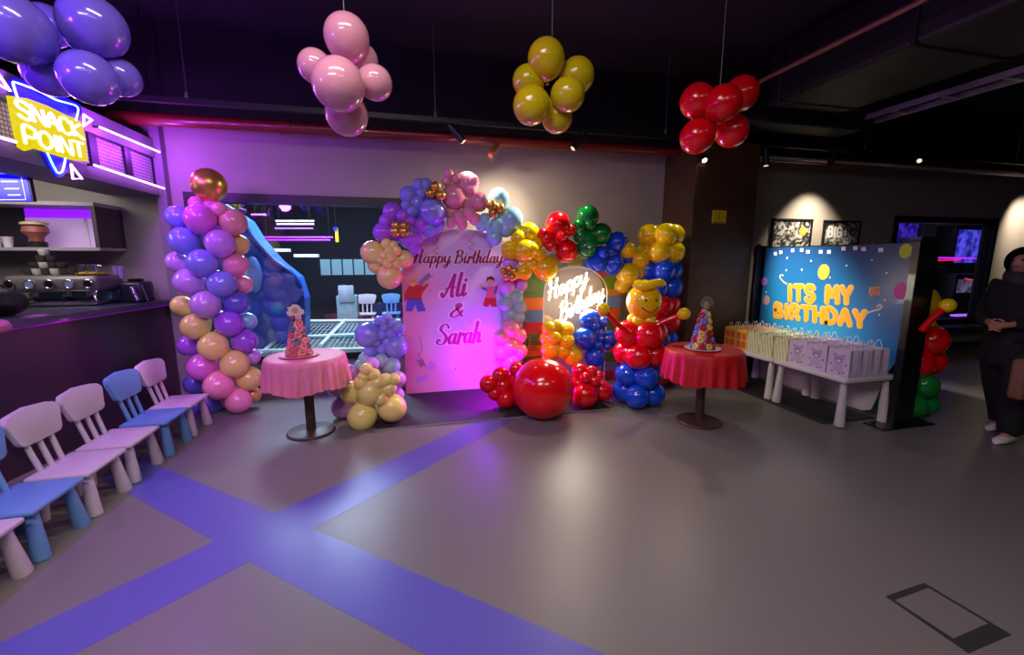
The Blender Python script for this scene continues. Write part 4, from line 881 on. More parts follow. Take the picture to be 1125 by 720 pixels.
def bag_and_cloth():
    p = atz(14, 347, TZ); p = Vector((p.x-.05, p.y, TZ)); t = thing('shoulder_bag', 'slumped black bag on the bar counter at the left edge', 'bag', p)
    mb = MB(); mb.ball(p+Vector((0, 0, .105)), .135, 24, (1.1, .9, .85))
    for v in mb.bm.verts:
        v.co += Vector((math.sin(v.co.y*40)*.006, math.sin(v.co.z*50)*.006, math.sin(v.co.x*45)*.005)); v.co.z = max(v.co.z, TZ+.001)
    mb.build('pouch', mat('black nylon', (8, 8, 10), .6, noise=.3, nscale=60), t)
    MB().tube([p+Vector((-.09, 0, .16)), p+Vector((-.06, .0, .23)), p+Vector((.0, 0, .25)), p+Vector((.07, 0, .19))], .009, 8).build('strap', mat('black strap', (12, 12, 14), .6), t)
    p = atz(2, 366, TZ); p = Vector((p.x-.06, p.y, TZ)); mb = MB()
    mb.ball(p+Vector((0, 0, .035)), .1, 20, (.9, 1.1, .5))
    for v in mb.bm.verts: v.co += Vector((random.uniform(-.006, .006), random.uniform(-.006, .006), random.uniform(-.004, .004))); v.co.z = max(v.co.z, TZ+.001)
    o = mb.build('fleece_hat', mat('pink fleece', (190, 110, 140), .9, noise=.4, nscale=120)); root_to(o, p); tag(o, 'fuzzy pink cloth lying on the near end of the bar counter', 'cloth')
bag_and_cloth()

# ------------------------------------------------------------------ birthday screen, gift tables and bags
PX = 4.56
def screen():
    t = thing('birthday_screen', 'blue printed birthday partition screen between two black posts', 'partition', (PX, 3.85, 0))
    m = mat('printed blue film', (34, 92, 150), .3, coat=.25); nt = m.node_tree; b = nt.nodes['Principled BSDF']
    tc = nt.nodes.new('ShaderNodeTexCoord'); sp_ = nt.nodes.new('ShaderNodeSeparateXYZ'); nt.links.new(tc.outputs['Object'], sp_.inputs[0])
    cr = nt.nodes.new('ShaderNodeValToRGB'); e = cr.color_ramp.elements; e[0].position = .16; e[0].color = lin((222, 220, 214))+(1,); e[1].position = 1.; e[1].color = lin((26, 66, 116))+(1,)
    for p, c_ in ((.21, (206, 210, 214)), (.27, (70, 120, 180)), (.42, (44, 144, 190)), (.6, (36, 126, 176))): q = e.new(p); q.color = lin(c_)+(1,)
    mr = nt.nodes.new('ShaderNodeMapRange'); mr.inputs[1].default_value = 0; mr.inputs[2].default_value = 1.7
    nt.links.new(sp_.outputs[2], mr.inputs[0]); nt.links.new(mr.outputs[0], cr.inputs[0])
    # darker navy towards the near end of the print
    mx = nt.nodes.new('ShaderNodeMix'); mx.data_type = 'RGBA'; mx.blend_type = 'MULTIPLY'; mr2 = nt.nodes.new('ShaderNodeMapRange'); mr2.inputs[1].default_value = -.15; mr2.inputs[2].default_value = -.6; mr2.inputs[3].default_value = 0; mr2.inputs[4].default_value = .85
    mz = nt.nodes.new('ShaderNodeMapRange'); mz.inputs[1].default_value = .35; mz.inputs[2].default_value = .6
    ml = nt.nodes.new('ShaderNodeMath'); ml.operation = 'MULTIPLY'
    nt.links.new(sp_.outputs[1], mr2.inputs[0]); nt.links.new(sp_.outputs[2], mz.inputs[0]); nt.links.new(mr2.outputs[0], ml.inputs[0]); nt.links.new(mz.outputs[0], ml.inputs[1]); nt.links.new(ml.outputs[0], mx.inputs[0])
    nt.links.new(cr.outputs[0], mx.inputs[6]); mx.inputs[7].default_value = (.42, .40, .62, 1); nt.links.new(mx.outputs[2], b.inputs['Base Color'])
    y0, y1, z1 = 3.04, 4.74, 1.725
    P_ = [(PX, y1, .02), (PX, y0+.25, .02), (PX, y0+.17, .06), (PX, y0+.13, .2), (PX, y0+.1, .4), (PX, y0, .62), (PX, y0, z1), (PX, y1, z1)]
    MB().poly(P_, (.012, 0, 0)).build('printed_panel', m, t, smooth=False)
    bk = mat('black post', (12, 12, 13), .35, coat=.2)
    for yy, w_ in ((2.955, .07), (4.80, .06)):
        MB().box(PX-.10, PX+.14, yy-w_/2, yy+w_/2, .012, 1.75, .006, 1).build('post', bk, t); MB().box(PX-.30, PX+.34, yy-.10, yy+.10, 0, .014, .004, 1).build('foot_plate', bk, t)
    MB().box(PX+.004, PX+.03, 2.98, 4.78, 1.715, 1.735).build('top_bar', bk, t, smooth=False)
    X = PX-.0015
    def Q(u0, v0, u1, v1, c0, c1): return on_quad(atx(u0, v0, X), atx(u1, v1, X), atx(u1, v1-c1, X), atx(u0, v0-c0, X))
    ol = mat('cream letter edge', (216, 176, 110), .5); og = mat('orange letter fill', (236, 160, 24), .45)
    for txt, q, g in (('ITS MY', Q(866.5, 329.5, 935, 333, 15.5, 17), .30), ('BIRTHDAY', Q(852, 347.5, 950, 359, 13, 16), .30)):
        write_words('lettering_edge', ol, t, txt, BLOCK, q, .066, .0014, g); write_words('lettering', og, t, txt, BLOCK, q, .043, .003, g)
    def disc(u, v, r, m_, sx=.75, nm='confetti'):
        c_ = atx(u, v, X); R = r*depth(c_)/F; MB().poly([c_+Vector((-.002, R*math.cos(k*.449)*1.0, R*math.sin(k*.449)*1.25)) for k in range(14)], (.0015, 0, 0)).build(nm, m_, t)
    gold = mat('gold print', (222, 176, 60), .5); wht = mat('print white', (220, 214, 214), .5); pnk = mat('print pink', (206, 62, 150), .5); lil = mat('print lilac', (150, 110, 190), .5); lim = mat('print lime', (170, 180, 30), .5)
    disc(905, 299, 7, gold, nm='balloon_print'); disc(990, 320, 7.5, pnk, nm='balloon_print'); disc(840, 309.5, 4, lil, nm='balloon_print'); disc(842, 330, 4.5, mat('print cake', (190, 150, 140), .5), nm='cake_print'); disc(833, 277, 7, mat('print plum', (130, 40, 120), .5), nm='balloon_print'); disc(995, 276, 6.5, lim, nm='balloon_print')
    for u, v in ((852, 279), (858, 277.5), (871, 275.5), (881, 275), (888, 277), (902, 277), (911, 277), (927, 273.5), (940, 273), (949, 274), (968, 275)):
        c_ = atx(u, v, X); MB().poly([c_+Vector((-.002, a, b_)) for a, b_ in ((-.022, -.018), (.022, -.018), (.026, .022), (-.018, .022))], (.0015, 0, 0)).build('bunting', wht, t)
    for u, v in ((864, 297), (881, 296.5), (865, 283.5), (842, 321), (958, 286), (974, 300), (972, 330), (966, 346), (891, 287), (930, 292), (912, 305)): disc(u, v, .9, wht)
    c_ = Q(955, 326, 966, 325, 11, 11); f, n = c_
    mb = MB(); mb.poly([f(a, b_)+Vector((-.002, 0, 0)) for a, b_ in ((0, 0), (1, .05), (1.05, .95), (.0, .9))], (.0015, 0, 0)); mb.build('gift_print', mat('print tan', (190, 160, 120), .5), t)
    mb = MB()
    for k in range(3): mb.ribbon([f(.1+.28*k, .1)+Vector((-.0025, 0, 0)), f(.35+.28*k, .75)+Vector((-.0025, 0, 0))], .014, (-1, 0, 0), .0015)
    mb.build('gift_print', mat('print brick', (180, 70, 40), .5), t)
    for pts in ([(864, 312), (859.5, 308.5), (857, 304.5), (858, 302), (860.5, 303)], [(953, 344), (960, 341.5), (966, 340), (969, 337), (966.5, 335), (964, 337)]):
        mb = MB(); mb.ribbon([atx(u, v, X) for u, v in smooth(pts)], .018, (-1, 0, 0), .002); mb.build('blower_print', mat('print taupe', (190, 176, 160), .5), t)
screen()
def gift_table(label, y0, y1):
    x0, x1, h = 3.895, 4.525, .485; t = thing('childs_table', label, 'table', ((x0+x1)/2, (y0+y1)/2, 0), 0, 'white gift tables')
    m = mat('white table plastic', (206, 198, 200), .42)
    MB().box(x0, x1, y0, y1, h-.045, h, .014, 3).build('tabletop', m, t)
    for x in (x0+.06, x1-.06):
        for y in (y0+.06, y1-.06):
            dx = -.012 if x < 4.2 else .012; dy = -.012 if y < (y0+y1)/2 else .012
            MB().tube([(x+dx, y+dy, .013 if x < 4.45 else 0), (x+dx*.97, y+dy*.97, .03), (x, y, h-.04)], [.043, .044, .026], 18).build('leg', m, t)
gift_table('white childs table nearer the camera carrying lilac gift bags', 2.985, 3.805); gift_table('white childs table behind the red tablecloth carrying orange and green gift bags', 3.82, 4.69)
def stripe_mat(name, c1, c2, sc):
    m = mat(name, c1, .6); nt = m.node_tree; b = nt.nodes['Principled BSDF']; tc = nt.nodes.new('ShaderNodeTexCoord'); wv = nt.nodes.new('ShaderNodeTexWave'); wv.bands_direction = 'Y'; wv.inputs['Scale'].default_value = sc
    mp = nt.nodes.new('ShaderNodeMapping'); mp.inputs['Rotation'].default_value = (.22, 0, .5); nt.links.new(tc.outputs['Object'], mp.inputs[0]); nt.links.new(mp.outputs[0], wv.inputs[0])
    cr = nt.nodes.new('ShaderNodeValToRGB'); cr.color_ramp.elements[0].position = .45; cr.color_ramp.elements[1].position = .55; cr.color_ramp.elements[0].color = lin(c1)+(1,); cr.color_ramp.elements[1].color = lin(c2)+(1,)
    nt.links.new(wv.outputs['Fac'], cr.inputs[0]); nt.links.new(cr.outputs[0], b.inputs['Base Color']); return m
M_bagg = stripe_mat('green striped paper', (172, 196, 110), (226, 218, 200), 9.0); M_bagl = mat('lilac paper', (206, 188, 214), .6, noise=.08, nscale=30); M_bago = mat('orange paper', (236, 186, 70), .6); M_bags = mat('lilac side paper', (160, 130, 168), .6)
def bag(kind, label, group):
    """modelled at the origin: front face towards -x, width along y"""
    w_, d, h = (.185, .105, .245); t = thing('gift_bag', label, 'gift bag', (0, 0, 0), 0, group)
    m = {'g': M_bagg, 'l': M_bagl, 'o': M_bago}[kind]; mb = MB()
    def P_(x, y, z): return mb.bm.verts.new((x, y, z))
    rows = []
    for z, k, cr in ((0, 1, 0), (h*.45, 1, .008), (h, .96, .016)):
        hw = w_/2*k; hd = d/2*k
        rows.append([P_(-hd, -hw, z), P_(0, -hw+cr, z), P_(hd, -hw, z), P_(hd, hw, z), P_(0, hw-cr, z), P_(-hd, hw, z)])
    for A, B in zip(rows, rows[1:]):
        for k in range(6): mb.face([A[k], A[(k+1) % 6], B[(k+1) % 6], B[k]])
    mb.face(rows[0][::-1]); inn = [P_(v.co.x*.97, v.co.y*.97, h) for v in rows[2]]; low = [P_(v.co.x*.95, v.co.y*.95, h-.05) for v in rows[2]]
    for A, B in ((rows[2], inn), (inn, low)):
        for k in range(6): mb.face([A[k], A[(k+1) % 6], B[(k+1) % 6], B[k]])
    mb.face(low); body = mb.build('body', m, t, smooth=False)
    hm = mat('white cord handle', (226, 222, 220), .6)
    for x in (-d/2+.008, d/2-.008): MB().tube([(x, -.035+.07*k/10, h-.02+.085*math.sin(math.pi*k/10)) for k in range(11)], .0032, 6).build('handle', hm, t)
    xf = -d/2-.0005
    def flat(pts, rgb, nm, th=.0015): MB().poly([(xf-.0005-th+.003*(0)+(z/h)*d/2*.04, y, z) for y, z in pts], (th, 0, 0)).build('print', mat(nm, rgb, .6), body)
    disc = lambda y, z, r, sz=1.: [(y+r*math.cos(k*.5236), z+r*sz*math.sin(k*.5236)) for k in range(12)]
    if kind == 'l':
        flat(disc(0, .15, .042), (170, 150, 190), 'bear lilac'); flat(disc(-.036, .188, .016), (170, 150, 190), 'bear lilac'); flat(disc(.036, .188, .016), (170, 150, 190), 'bear lilac'); flat(disc(0, .075, .045, .85), (186, 168, 200), 'bear pale')
        flat(disc(-.012, .158, .006), (50, 36, 60), 'bear eye', .0025); flat(disc(.014, .158, .006), (50, 36, 60), 'bear eye', .0025); flat(disc(0, .14, .014, .8), (226, 216, 226), 'bear muzzle', .002)
        for y, z in ((-.05, .04), (.045, .036), (-.02, .03), (.06, .1), (-.062, .11)): flat(disc(y, z, .009), (130, 104, 140), 'plum blossom')
    if kind == 'o':
        for y in (-.042, .042):
            for z in (.065, .165): flat([(y-.034, z-.042), (y+.034, z-.042), (y+.034, z+.042), (y-.034, z+.042)], (216, 106, 24), 'orange patch'); flat(disc(y, z, .016), (226, 60, 70), 'coral dot', .0022)
    if kind == 'g':
        for y, z in ((-.03, .2), (.02, .06), (.05, .15)): flat(disc(y, z, .006), (206, 120, 60), 'orange fleck')
    return t
protos = {}
def place_bag(kind, x, y, label, group):
    if kind not in protos: t = bag(kind, label, group); protos[kind] = t
    else: t = copy_tree(protos[kind]); t['label'] = label; t['group'] = group
    t.location = (x, y, .4855)
    if kind == 'l': t.scale = (1, 1.17, 1.06)
rowname = ['front', 'second', 'third', 'back']
spots = [('l', 3.115, 'at the near end of the table'), ('l', 3.338, 'second from the near end'), ('l', 3.56, 'next to the green striped bags'), ('g', 3.77, 'next to the lilac bags'), ('g', 3.96, 'in the middle of the green bags'), ('g', 4.15, 'next to the orange bags'), ('o', 4.345, 'beside the green striped bags'), ('o', 4.54, 'at the far end by the black post')]
cn = {'l': 'lilac bear-print gift bag', 'g': 'green striped gift bag', 'o': 'orange patched gift bag'}
for kind, y, where in spots:
    for r in range(4):
        j = random.uniform(-.006, .006)
        place_bag(kind, 3.992+r*.125, y+j, cn[kind]+' '+where+', '+rowname[r]+' row', {'l': 'lilac gift bags', 'g': 'green striped gift bags', 'o': 'orange gift bags'}[kind])

# ------------------------------------------------------------------ pictures, notice, right side
def picture(label, u0, u1, vt, vb, seed, big):
    a = aty(u0, vt, WY-.02); b = aty(u1, vt, WY-.02); z1 = a.z; z0 = aty(u0, vb, WY-.02).z
    t = thing('framed_picture', label, 'picture', ((a.x+b.x)/2, WY-.02, z0)); x0, x1 = a.x, b.x; fw = .028
    mb = MB(); mb.box(x0, x1, WY-.035, WY-.002, z1-fw, z1); mb.box(x0, x1, WY-.035, WY-.002, z0, z0+fw); mb.box(x0, x0+fw, WY-.035, WY-.002, z0, z1); mb.box(x1-fw, x1, WY-.035, WY-.002, z0, z1); mb.build('frame', M_frame, t, smooth=False)
    m = mat('monochrome print %d' % seed, (90, 90, 90), .5); nt = m.node_tree; bs = nt.nodes['Principled BSDF']; tc = nt.nodes.new('ShaderNodeTexCoord'); vo = nt.nodes.new('ShaderNodeTexNoise'); vo.inputs['Scale'].default_value = 7+seed; vo.inputs['Detail'].default_value = 5; vo.inputs['Distortion'].default_value = 2
    cr = nt.nodes.new('ShaderNodeValToRGB'); cr.color_ramp.elements[0].position = .46; cr.color_ramp.elements[1].position = .56; cr.color_ramp.elements[0].color = (.02, .02, .022, 1); cr.color_ramp.elements[1].color = (.5, .49, .47, 1)
    nt.links.new(tc.outputs['Object'], vo.inputs['Vector']); nt.links.new(vo.outputs['Fac'], cr.inputs[0]); nt.links.new(cr.outputs[0], bs.inputs['Base Color'])
    MB().box(x0+fw, x1-fw, WY-.02, WY-.003, z0+fw, z1-fw).build('print', m, t, smooth=False)
    W = x1-x0; H_ = z1-z0
    if big:
        q = on_quad((x0+W*.14, WY-.021, z1-H_*.42), (x0+W*.48, WY-.021, z1-H_*.42), (x0+W*.48, WY-.021, z1-H_*.18), (x0+W*.14, WY-.021, z1-H_*.18))
        write(MB(), 'BIG', BLOCK, q, .035, .003, .3).build('lettering', mat('poster white', (226, 222, 226), .5), t)
    else:
        for cx_, cz, r in ((.78, .32, .07), (.72, .75, .05)): MB().poly([(x0+W*cx_+r*math.cos(k*.5236), WY-.021, z1-H_*cz+r*math.sin(k*.5236)) for k in range(12)], (0, .001, 0)).build('colour_patch', mat('poster lime', (160, 166, 70), .5), t)
picture('black framed monochrome picture nearer the brown column', 849, 893, 240, 282, 1, False); picture('black framed picture reading BIG, right of its neighbour', 906, 946, 242, 284, 3, True)
def notice():
    y = 4.828; a = aty(783, 231, y); b = aty(797, 245.5, y); t = thing('warning_notice', 'small yellow warning notice on the brown column', 'sign', ((a.x+b.x)/2, y, b.z))
    MB().box(a.x, b.x, y-.004, y+.002, b.z, a.z).build('plate', mat('yellow notice', (206, 176, 20), .5), t, smooth=False)
    W = b.x-a.x; H_ = a.z-b.z; dk = mat('notice ink', (40, 34, 10), .5); cx, cz = (a.x+b.x)/2, (a.z+b.z)/2+.006
    mb = MB(); P3 = [Vector((cx+W*.30*math.cos(k*math.pi/7), y-.005, cz+H_*.26*math.sin(k*math.pi/7))) for k in range(15)]; mb.ribbon(P3, .006, (0, -1, 0), .001)
    mb.ribbon([Vector((cx, y-.005, cz+H_*.12)), Vector((cx-.01, y-.005, cz)), Vector((cx+.008, y-.005, cz-.006)), Vector((cx, y-.005, cz-H_*.14))], .010, (0, -1, 0), .001)
    mb.ribbon([Vector((a.x+W*.1, y-.005, b.z+H_*.08)), Vector((b.x-W*.1, y-.005, b.z+H_*.08))], .010, (0, -1, 0), .001); mb.build('symbol', dk, t)
notice()
def ledge():
    t = thing('wall_ledge', 'dark shelf ledge below the screen window at right', 'ledge', (8.9, 5.3, .38))
    MB().box(7.2, 10.6, 5.12, WY-.005, .40, .445, .01, 2).build('board', mat('black ledge', (22, 20, 26), .4), t)
    for x in (7.5, 8.9, 10.3): MB().box(x-.02, x+.02, 5.2, WY-.01, .012, .40).build('bracket', M_dark, t, smooth=False)
ledge()
def arcade(label, cx, y, w_, zb, h, rgb, strength):
    t = thing('arcade_screen', label, 'screen', (cx, y, 0)); dk = M_dark
    MB().box(cx-w_/2-.06, cx+w_/2+.06, y+.02, y+.5, 0, zb+h+.12, .03, 2).build('cabinet', dk, t)
    m = mat(label[:14]+' glow', rgb, .4, emit=rgb, estr=strength); nt = m.node_tree; b = nt.nodes['Principled BSDF']; tc = nt.nodes.new('ShaderNodeTexCoord'); nz = nt.nodes.new('ShaderNodeTexNoise'); nz.inputs['Scale'].default_value = 5
    cr = nt.nodes.new('ShaderNodeValToRGB'); e = cr.color_ramp.elements; e[0].position = .4; e[0].color = tuple(x*.25 for x in lin(rgb))+(1,); e[1].position = .62; e[1].color = lin(tuple(min(255, x+25) for x in rgb))+(1,)
    nt.links.new(tc.outputs['Object'], nz.inputs['Vector']); nt.links.new(nz.outputs['Fac'], cr.inputs[0]); nt.links.new(cr.outputs[0], b.inputs['Emission Color'])
    MB().box(cx-w_/2, cx+w_/2, y, y+.022, zb, zb+h).build('display', m, t, smooth=False)
def atY(u, v, y): return aty(u, v, y)
p = atY(1072, 272, 8.3); arcade('blue and violet arcade screen seen through the right window', p.x, 8.3, 1.35, p.z-.4, .85, (80, 70, 255), 1.3)
p = atY(998, 255, 8.0); arcade('violet arcade screen at the left of the right window', p.x, 8.0, .6, p.z-.25, .6, (70, 30, 200), .8)
p = atY(1019, 296, 7.2); arcade('tall pale blue lit panel behind the black post', p.x, 7.2, .38, p.z-.7, 1.3, (150, 200, 225), .75)
p = atY(1070, 308, 8.2); arcade('low grey violet arcade screen under the big blue one', aty(1070, 308, 7.6).x, 7.6, 1.0, aty(1070, 308, 7.6).z-.3, .33, (150, 120, 160), .55)
def tubes2():
    a = aty(1010, 283, 6.6); b = aty(1083, 284, 6.6); t = thing('neon_tube', 'long magenta reflection in the right window, added as a tube, with a red neon line', 'neon tube', (a+b)/2)
    MB().tube([a, b], .014, 8).build('violet_reflection', mat('violet tube', (200, 60, 255), .4, emit=(180, 40, 255), estr=2.5), t)  # magenta reflection on the window glass, built as an added glowing tube behind it
    MB().tube([aty(1012, 286.5, 6.6), aty(1055, 285.5, 6.6)], .016, 8).build('red_tube', mat('red tube', (255, 20, 70), .4, emit=(255, 20, 70), estr=2.2), t)
    for q in (a, b): MB().tube([q, (q.x, q.y, 3.98)], .006, 6).build('hanger_rod', M_dark, t)
    a = aty(1060, 306, 6.9); b = aty(1079, 310, 6.9); t = thing('neon_tube', 'short rose neon line lower in the right window', 'neon tube', a); MB().tube([a, b], .012, 8).build('tube', mat('rose tube', (255, 70, 90), .4, emit=(255, 60, 90), estr=1.6), t)
    for q in (a, b): MB().tube([q, (q.x, q.y, 3.98)], .006, 6).build('hanger_rod', M_dark, t)
    a = aty(1047, 347, 6.4); b = aty(1069, 347, 6.4); t = thing('light_bar', 'lilac lit bar at the bottom of the right window', 'light', (a.x, 6.4, 0)); MB().box(a.x, b.x, 6.35, 6.45, a.z-.015, a.z+.02).build('bar', mat('lilac bar', (210, 140, 255), .4, emit=(200, 120, 255), estr=1.4), t)
    for x in (a.x+.05, b.x-.05): MB().box(x-.02, x+.02, 6.38, 6.42, 0, a.z-.015).build('stand', M_dark, t, smooth=False)
tubes2()

# ------------------------------------------------------------------ the play hall beyond the left window
def play_hall():
    t = thing('inflatable_slide', 'bright blue play slide beyond the left window', 'play slide', (-2.2, 7.4, 0)); m = mat('blue pvc', (36, 96, 214), .4, emit=None, noise=.15, nscale=2)
    a = [aty(u, v, 7.2) for u, v in ((240, 425), (240, 225), (262, 240), (276, 262), (298, 287), (322, 306), (330, 330), (331, 405))]
    MB().poly(a, (0, .7, 0)).build('body', m, t, smooth=False)
    MB().tube([aty(u, v, 7.17) for u, v in smooth([(240, 223), (262, 238), (276, 260), (298, 285), (322, 304), (331, 330), (332, 400)])], .05, 14).build('rim', mat('deep blue pvc', (30, 60, 150), .4), t)
    p = aty(279, 302, 7.1); MB().ball(p, .2, 20, (.55, .3, 1.35)).build('oval_panel', mat('light blue vinyl', (130, 170, 240), .4), t)
    p_ = aty(313, 318, 7.16)
    for dx, dz, r in ((-.16, .05, .15), (.04, .12, .16), (.12, -.06, .15), (-.06, -.13, .17)): MB().ball(p_+Vector((dx, 0, dz)), r, 16, (1, .4, 1)).build('puff', mat('violet vinyl', (120, 112, 205), .4), t)
    t = thing('metal_railing', 'white tubular metal railing with netting beyond the left window', 'railing', (-.9, 6.9, 0)); wm = mat('pale painted tube', (214, 236, 232), .4)
    L = lambda a, b: MB().tube([aty(*a), aty(*b)], .028, 8)
    for a, b in (((285, 372, 7.3), (445, 366, 7.3)), ((280, 386, 6.6), (445, 383, 6.6)), ((282, 394, 6.3), (445, 390, 6.3)), ((285, 390, 6.5), (330, 352, 8.6)), ((352, 380, 6.7), (379, 352, 8.6)), ((330, 353, 8.6), (440, 352, 8.6)), ((409, 386, 6.6), (430, 360, 8.2))): L(a, b).build('rail', wm, t)
    for u in (290, 340, 400): p_ = aty(u, 386, 6.6); MB().tube([p_, (p_.x, p_.y, 0)], .028, 8).build('post', wm, t)
    mb = MB(); a, b, c_, d = aty(286, 389, 6.5), aty(440, 384, 6.5), aty(440, 356, 8.4), aty(330, 356, 8.4)
    f, n = on_quad(a, b, c_, d)
    for k in range(26): mb.tube([f(k/25, 0), f(k/25, 1)], .006, 4)
    for k in range(9): mb.tube([f(0, k/8), f(1, k/8)], .006, 4)
    o = mb.build('netting', mat('teal netting', (150, 200, 198), .6), t); o['kind'] = 'stuff'
    PLZ = max(.05, aty(403, 345, 9.4).z-.28)
    # parked play seats and machine beyond
    for k, (u, lb, m_) in enumerate(((403, 'white childs chair seen far through the left window', M_pk), (430, 'bluish childs chair seen far through the left window beside the white one', M_bl))):
        p_ = aty(u, 345, 9.4); c_ = copy_tree(W0 if k == 0 else B0); c_.location = (p_.x, p_.y, PLZ); c_.rotation_euler = (0, 0, -math.pi/2); c_['label'] = lb; c_['group'] = 'chairs beyond the window'
    mb = MB(); p_ = aty(400, 349, 9.2); mb.box(p_.x-1.2, p_.x+1.4, 9.0, 9.9, 0, PLZ); 
    o = mb.build('play_platform', mat('plum carpet', (60, 36, 50), .8)); root_to(o, (p_.x, 9.45, 0)); tag(o, 'low plum carpeted platform far beyond the left window', 'platform')
    p_ = aty(382, 330, 8.9); t = thing('play_kiosk', 'grey ticket kiosk far beyond the left window', 'kiosk', (p_.x, 8.9, 0))
    MB().box(p_.x-.19, p_.x+.19, 8.75, 9.05, 0, p_.z+.1, .02, 2).build('body', mat('kiosk grey', (140, 160, 166), .4), t); MB().box(p_.x-.14, p_.x+.14, 8.73, 8.76, p_.z-.02, p_.z+.3, .01, 2).build('head', mat('kiosk pale', (170, 180, 190), .4), t)
    a = aty(345, 300, 10.5); b = aty(445, 284, 10.5)
    t = thing('ceiling_vent', 'pale lit ceiling baffle far beyond the left window', 'ceiling panel', ((a.x+b.x)/2, 10.4, a.z))
    mb = MB(); x0, x1 = aty(352, 300, 10.4).x, aty(447, 300, 10.4).x; z0, z1 = aty(400, 302, 10.4).z, aty(400, 285, 10.4).z
    mb.box(x0, x1, 10.4, 10.45, z0, z1); mb.build('panel', mat('pale lit panel', (110, 140, 150), .5, emit=(120, 155, 165), estr=.45), t)
    for k in range(9): x = x0+(x1-x0)*k/8; MB().box(x-.012, x+.012, 10.37, 10.4, z0, z1).build('fin', M_dark, t, smooth=False)
    a = aty(300, 272, 9.6); 
    for k, (u, v) in enumerate(((305, 275), (337, 281))):
        p_ = aty(u, v, 9.6); o = MB().box(p_.x-.22, p_.x+.22, 9.5, 9.7, p_.z-.03, p_.z+.03).build('ceiling_light', mat('dim ceiling light', (220, 220, 230), .4, emit=(220, 220, 235), estr=.8)); root_to(o, p_); tag(o, ['dim ceiling light beyond the left window, left one', 'dim ceiling light beyond the left window, right one'][k], 'light')
play_hall()
def pane_lights():  # lights showing in the window glass, built as added tubes hung behind it
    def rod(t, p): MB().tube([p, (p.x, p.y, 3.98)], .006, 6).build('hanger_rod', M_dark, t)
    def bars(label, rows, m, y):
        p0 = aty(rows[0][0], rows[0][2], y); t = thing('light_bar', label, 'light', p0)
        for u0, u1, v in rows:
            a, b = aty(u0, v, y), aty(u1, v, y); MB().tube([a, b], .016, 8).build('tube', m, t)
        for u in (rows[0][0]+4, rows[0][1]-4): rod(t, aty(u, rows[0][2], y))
    bars('pale double light line in the left window, added as tubes behind it', [(303, 345, 243), (304, 345, 246.5)], mat('pale bar', (240, 225, 235), .4, emit=(225, 205, 215), estr=.8), 9.0)
    bars('violet light line under the pale double one, added as a tube behind the left window', [(302, 344, 251)], mat('violet bar', (200, 120, 255), .4, emit=(205, 110, 255), estr=1.2), 9.05)
    bars('long violet light line in the left window, added as tubes behind it', [(289, 366, 261), (290, 363, 264)], mat('violet bar b', (170, 40, 230), .4, emit=(170, 40, 240), estr=1.0), 8.7)
    bars('short slanting violet light at the upper left of the left window, added as a tube behind it', [(276, 292, 236)], mat('violet bar', (200, 120, 255), .4), 8.5)
    t = thing('neon_sign', 'tiny blue and yellow upright sign image in the left window, added as panels behind it', 'neon sign', aty(369, 256, 8.6))
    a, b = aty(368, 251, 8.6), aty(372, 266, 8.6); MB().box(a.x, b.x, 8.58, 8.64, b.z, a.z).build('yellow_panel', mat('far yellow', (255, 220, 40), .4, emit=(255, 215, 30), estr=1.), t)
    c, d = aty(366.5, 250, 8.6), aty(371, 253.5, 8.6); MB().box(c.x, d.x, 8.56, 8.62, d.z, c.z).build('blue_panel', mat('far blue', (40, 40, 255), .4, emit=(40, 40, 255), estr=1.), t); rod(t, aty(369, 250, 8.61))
pane_lights()

# ------------------------------------------------------------------ the woman at the right edge
def skin_mesh(name, verts, edges, radii, m, parent, sub=2, rootv=0):
    me = bpy.data.meshes.new(name); me.from_pydata([tuple(v) for v in verts], edges, []); o = bpy.data.objects.new(name, me); C.objects.link(o)
    md = o.modifiers.new('s', 'SKIN'); sv = me.skin_vertices[0].data
    for i, r in enumerate(radii): sv[i].radius = (r, r) if not isinstance(r, tuple) else r; sv[i].use_root = (i == rootv)
    s2 = o.modifiers.new('u', 'SUBSURF'); s2.levels = sub; s2.render_levels = sub
    dg = bpy.context.evaluated_depsgraph_get(); ev = o.evaluated_get(dg); nm = bpy.data.meshes.new_from_object(ev)
    bpy.data.objects.remove(o); o = bpy.data.objects.new(name, nm); C.objects.link(o); nm.materials.clear(); nm.materials.append(m)
    for p_ in nm.polygons: p_.use_smooth = True
    if parent is not None: o.parent = parent; WM[o.name] = WM[parent.name]
    return o
